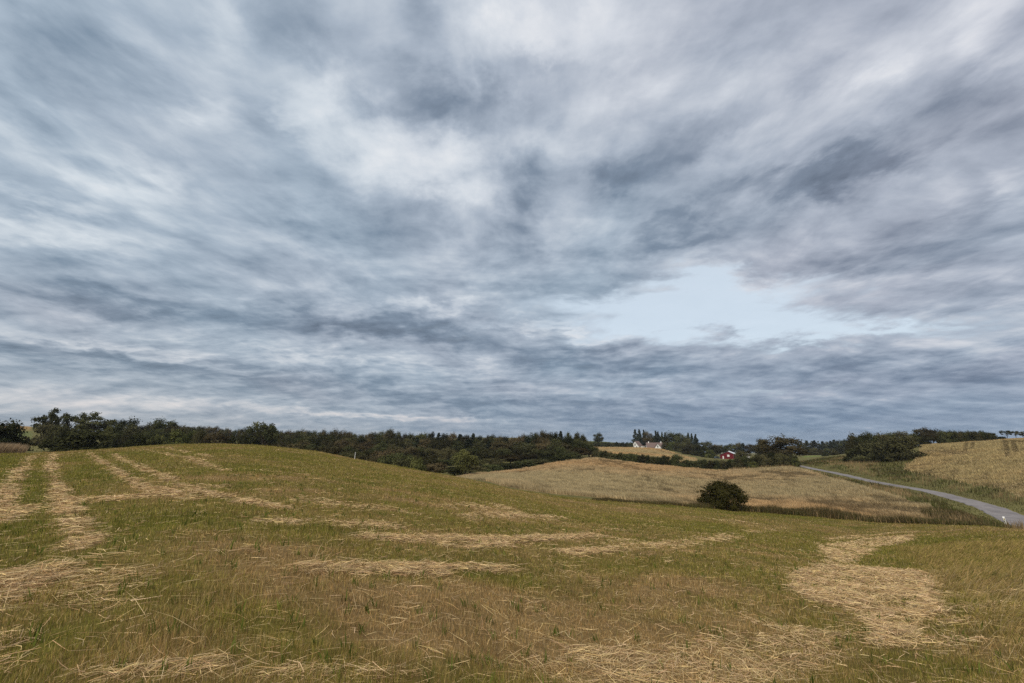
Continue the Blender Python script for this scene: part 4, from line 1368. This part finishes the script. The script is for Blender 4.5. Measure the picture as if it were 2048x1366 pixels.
def ang(px, py):
    d_ = ray(px, py); d_ = d_ / np.linalg.norm(d_)
    return np.array([math.atan2(d_[0], d_[1]), math.asin(d_[2])])


def blob(acc, px, py, rx, ry, tilt, amp):
    t_ = math.radians(tilt)
    c0 = ang(px, py)
    e1 = ang(px + math.cos(t_) * rx, py + math.sin(t_) * rx) - c0
    e2 = ang(px - math.sin(t_) * ry, py + math.cos(t_) * ry) - c0
    l1 = np.linalg.norm(e1); u1 = e1 / l1
    l2 = abs(u1[0] * e2[1] - u1[1] * e2[0])
    mp = N(nt, 'ShaderNodeMapping', vector_type='TEXTURE'); L(nt, ae.outputs[0], mp.inputs[0])
    mp.inputs['Location'].default_value = (c0[0], c0[1], 0)
    mp.inputs['Rotation'].default_value = (0, 0, math.atan2(u1[1], u1[0]))
    mp.inputs['Scale'].default_value = (l1, l2, 1)
    dt = N(nt, 'ShaderNodeVectorMath', operation='DOT_PRODUCT'); L(nt, mp.outputs[0], dt.inputs[0]); L(nt, mp.outputs[0], dt.inputs[1])
    g_ = M('POWER', .36788, dt.outputs['Value'])
    return M('MULTIPLY_ADD', g_, amp * .82, acc)


# dark (-) and light (+) masses: bearing read off the photograph
for b_ in [
    (870, 215, 120, 50, 5, -.42), (590, 70, 110, 80, 35, -.28), (850, 50, 50, 70, 30, -.26), (225, 150, 120, 55, 25, -.22), (520, 260, 100, 35, 30, -.26),
    (1055, 420, 50, 100, 10, -.36), (1045, 130, 55, 30, 20, -.28), (1420, 215, 100, 45, -25, -.30), (1270, 330, 110, 45, -15, -.36), (1540, 370, 150, 45, -10, -.40),
    (1710, 330, 130, 45, -25, -.42), (1920, 390, 160, 60, -15, -.30), (1340, 470, 130, 32, -15, -.32), (1620, 110, 70, 40, -30, -.22), (1970, 190, 90, 80, -30, -.24),
    (1760, 500, 220, 40, -4, -.28), (1150, 590, 110, 35, -12, -.28), (250, 615, 140, 26, 6, -.34), (640, 645, 260, 30, 4, -.34), (900, 665, 190, 20, 2, -.26),
    (400, 742, 340, 14, 4, -.34), (70, 690, 120, 18, 4, -.22), (600, 440, 150, 50, 20, -.20), (860, 430, 110, 40, -10, -.22), (1150, 712, 200, 16, 2, -.28),
    (1850, 745, 220, 22, 2, -.26), (1300, 740, 250, 18, 2, -.20), (250, 500, 120, 40, 15, -.12), (1250, 835, 420, 22, 0, -.22), (60, 60, 90, 110, 20, -.20), (880, 800, 240, 9, 2, -.30),
    (200, 70, 90, 50, 40, .22), (440, 70, 50, 60, 40, .26), (640, 190, 150, 70, 35, .30), (350, 195, 60, 35, 25, .24), (770, 330, 170, 70, 20, .34), (930, 320, 80, 50, 0, .22),
    (160, 340, 200, 45, 18, .32), (90, 455, 200, 36, 10, .38), (1000, 80, 60, 80, 10, .40), (1140, 90, 130, 90, -20, .34), (1330, 70, 90, 60, -35, .18), (1760, 130, 100, 35, -30, .26),
    (2010, 60, 90, 70, -30, .24), (1110, 300, 80, 60, 0, .22), (1990, 375, 70, 40, -20, .32), (1500, 250, 120, 30, -30, .12), (870, 603, 120, 18, 4, .36), (1080, 655, 90, 12, 0, .35),
    (250, 700, 260, 10, 5, .30), (700, 720, 330, 9, 3, .26), (100, 810, 260, 22, 3, .26), (650, 825, 260, 6, 3, .42), (860, 838, 220, 5, 2, .36), (1500, 560, 200, 24, 4, .20),
    (1950, 630, 200, 22, -4, .28), (1180, 672, 150, 8, 0, .34), (1950, 690, 180, 18, -6, .22), (150, 795, 330, 22, 3, .22), (1400, 790, 300, 8, 1, .14),
]:
    fld = blob(fld, *b_)
clear = 0.0
clear = blob(0.0, 1310, 626, 300, 58, -8, 1.25)
clear = blob(clear, 1580, 655, 260, 38, 3, .95)
clear = blob(clear, 1470, 588, 150, 34, 0, .55)
clear = blob(clear, 1540, 783, 150, 10, 0, .45)
clear = blob(clear, 1830, 665, 240, 18, -4, .55)
clr = M('MULTIPLY_ADD', M('SUBTRACT', nC, .5), -1.2, M('MULTIPLY_ADD', M('SUBTRACT', nB_, .5), -.5, clear))
mr = N(nt, 'ShaderNodeMapRange', interpolation_type='SMOOTHSTEP', inp={1: .12, 2: .95, 3: 0.0, 4: .90}); L(nt, clr, mr.inputs[0])
CLR = mr.outputs[0]
S = 10 / 2 ** EXPO      # cloud radiance: values below are as seen at this exposure
fldr = M('MULTIPLY_ADD', fld, .86, .11)
cool = ramp(fldr, [(0, (.10, .145, .205)), (.25, (.20, .275, .365)), (.5, (.39, .475, .57)), (.75, (.63, .70, .765)), (1, (.87, .89, .91))])
warm = ramp(fldr, [(0, (.13, .15, .20)), (.25, (.23, .255, .325)), (.5, (.42, .445, .525)), (.75, (.65, .665, .73)), (1, (.88, .875, .89))])
# tint wanders, cooler to the left
tf = M('MULTIPLY_ADD', az_, .42, M('MULTIPLY_ADD', M('SUBTRACT', nT, .5), 1.6, .30), clamp=True)
cloud = mixrgb(tf, cool, warm)
# long way through the air near the horizon: bluish to the right, sallow to the left
hz = M('POWER', .36788, M('DIVIDE', zp, .11))
hzc = mixrgb(M('MULTIPLY_ADD', az_, .9, .62, clamp=True), ramp(fld, [(0, (.27, .33, .39)), (.5, (.46, .475, .49)), (1, (.72, .63, .58))]),
             ramp(fld, [(0, (.16, .24, .36)), (.5, (.25, .34, .46)), (1, (.55, .52, .55))]))
cloud = mixrgb(M('MULTIPLY', hz, .85), cloud, hzc)
csc = N(nt, 'ShaderNodeVectorMath', operation='SCALE', inp={'Scale': S}); L(nt, cloud, csc.inputs[0])
veil = N(nt, 'ShaderNodeVectorMath', operation='SCALE', inp={'Scale': S}); veil.inputs[0].default_value = (.685, .77, .83)
blue = mixrgb(.8, sky.outputs[0], veil.outputs[0])
final = mixrgb(CLR, csc.outputs[0], blue)
L(nt, final, bg.inputs['Color'])

# ------------------------------------------------------------------ output
scene.view_settings.view_transform = 'Standard'
scene.view_settings.look = 'None'
scene.view_settings.exposure = EXPO
scene.view_settings.gamma = 1
scene.cycles.max_bounces = 6
scene.cycles.diffuse_bounces = 3
scene.cycles.transmission_bounces = 3
scene.cycles.use_adaptive_sampling = False
scene.cycles.sample_clamp_indirect = 3.0
scene.cycles.use_denoising = False
scene.render.film_transparent = False
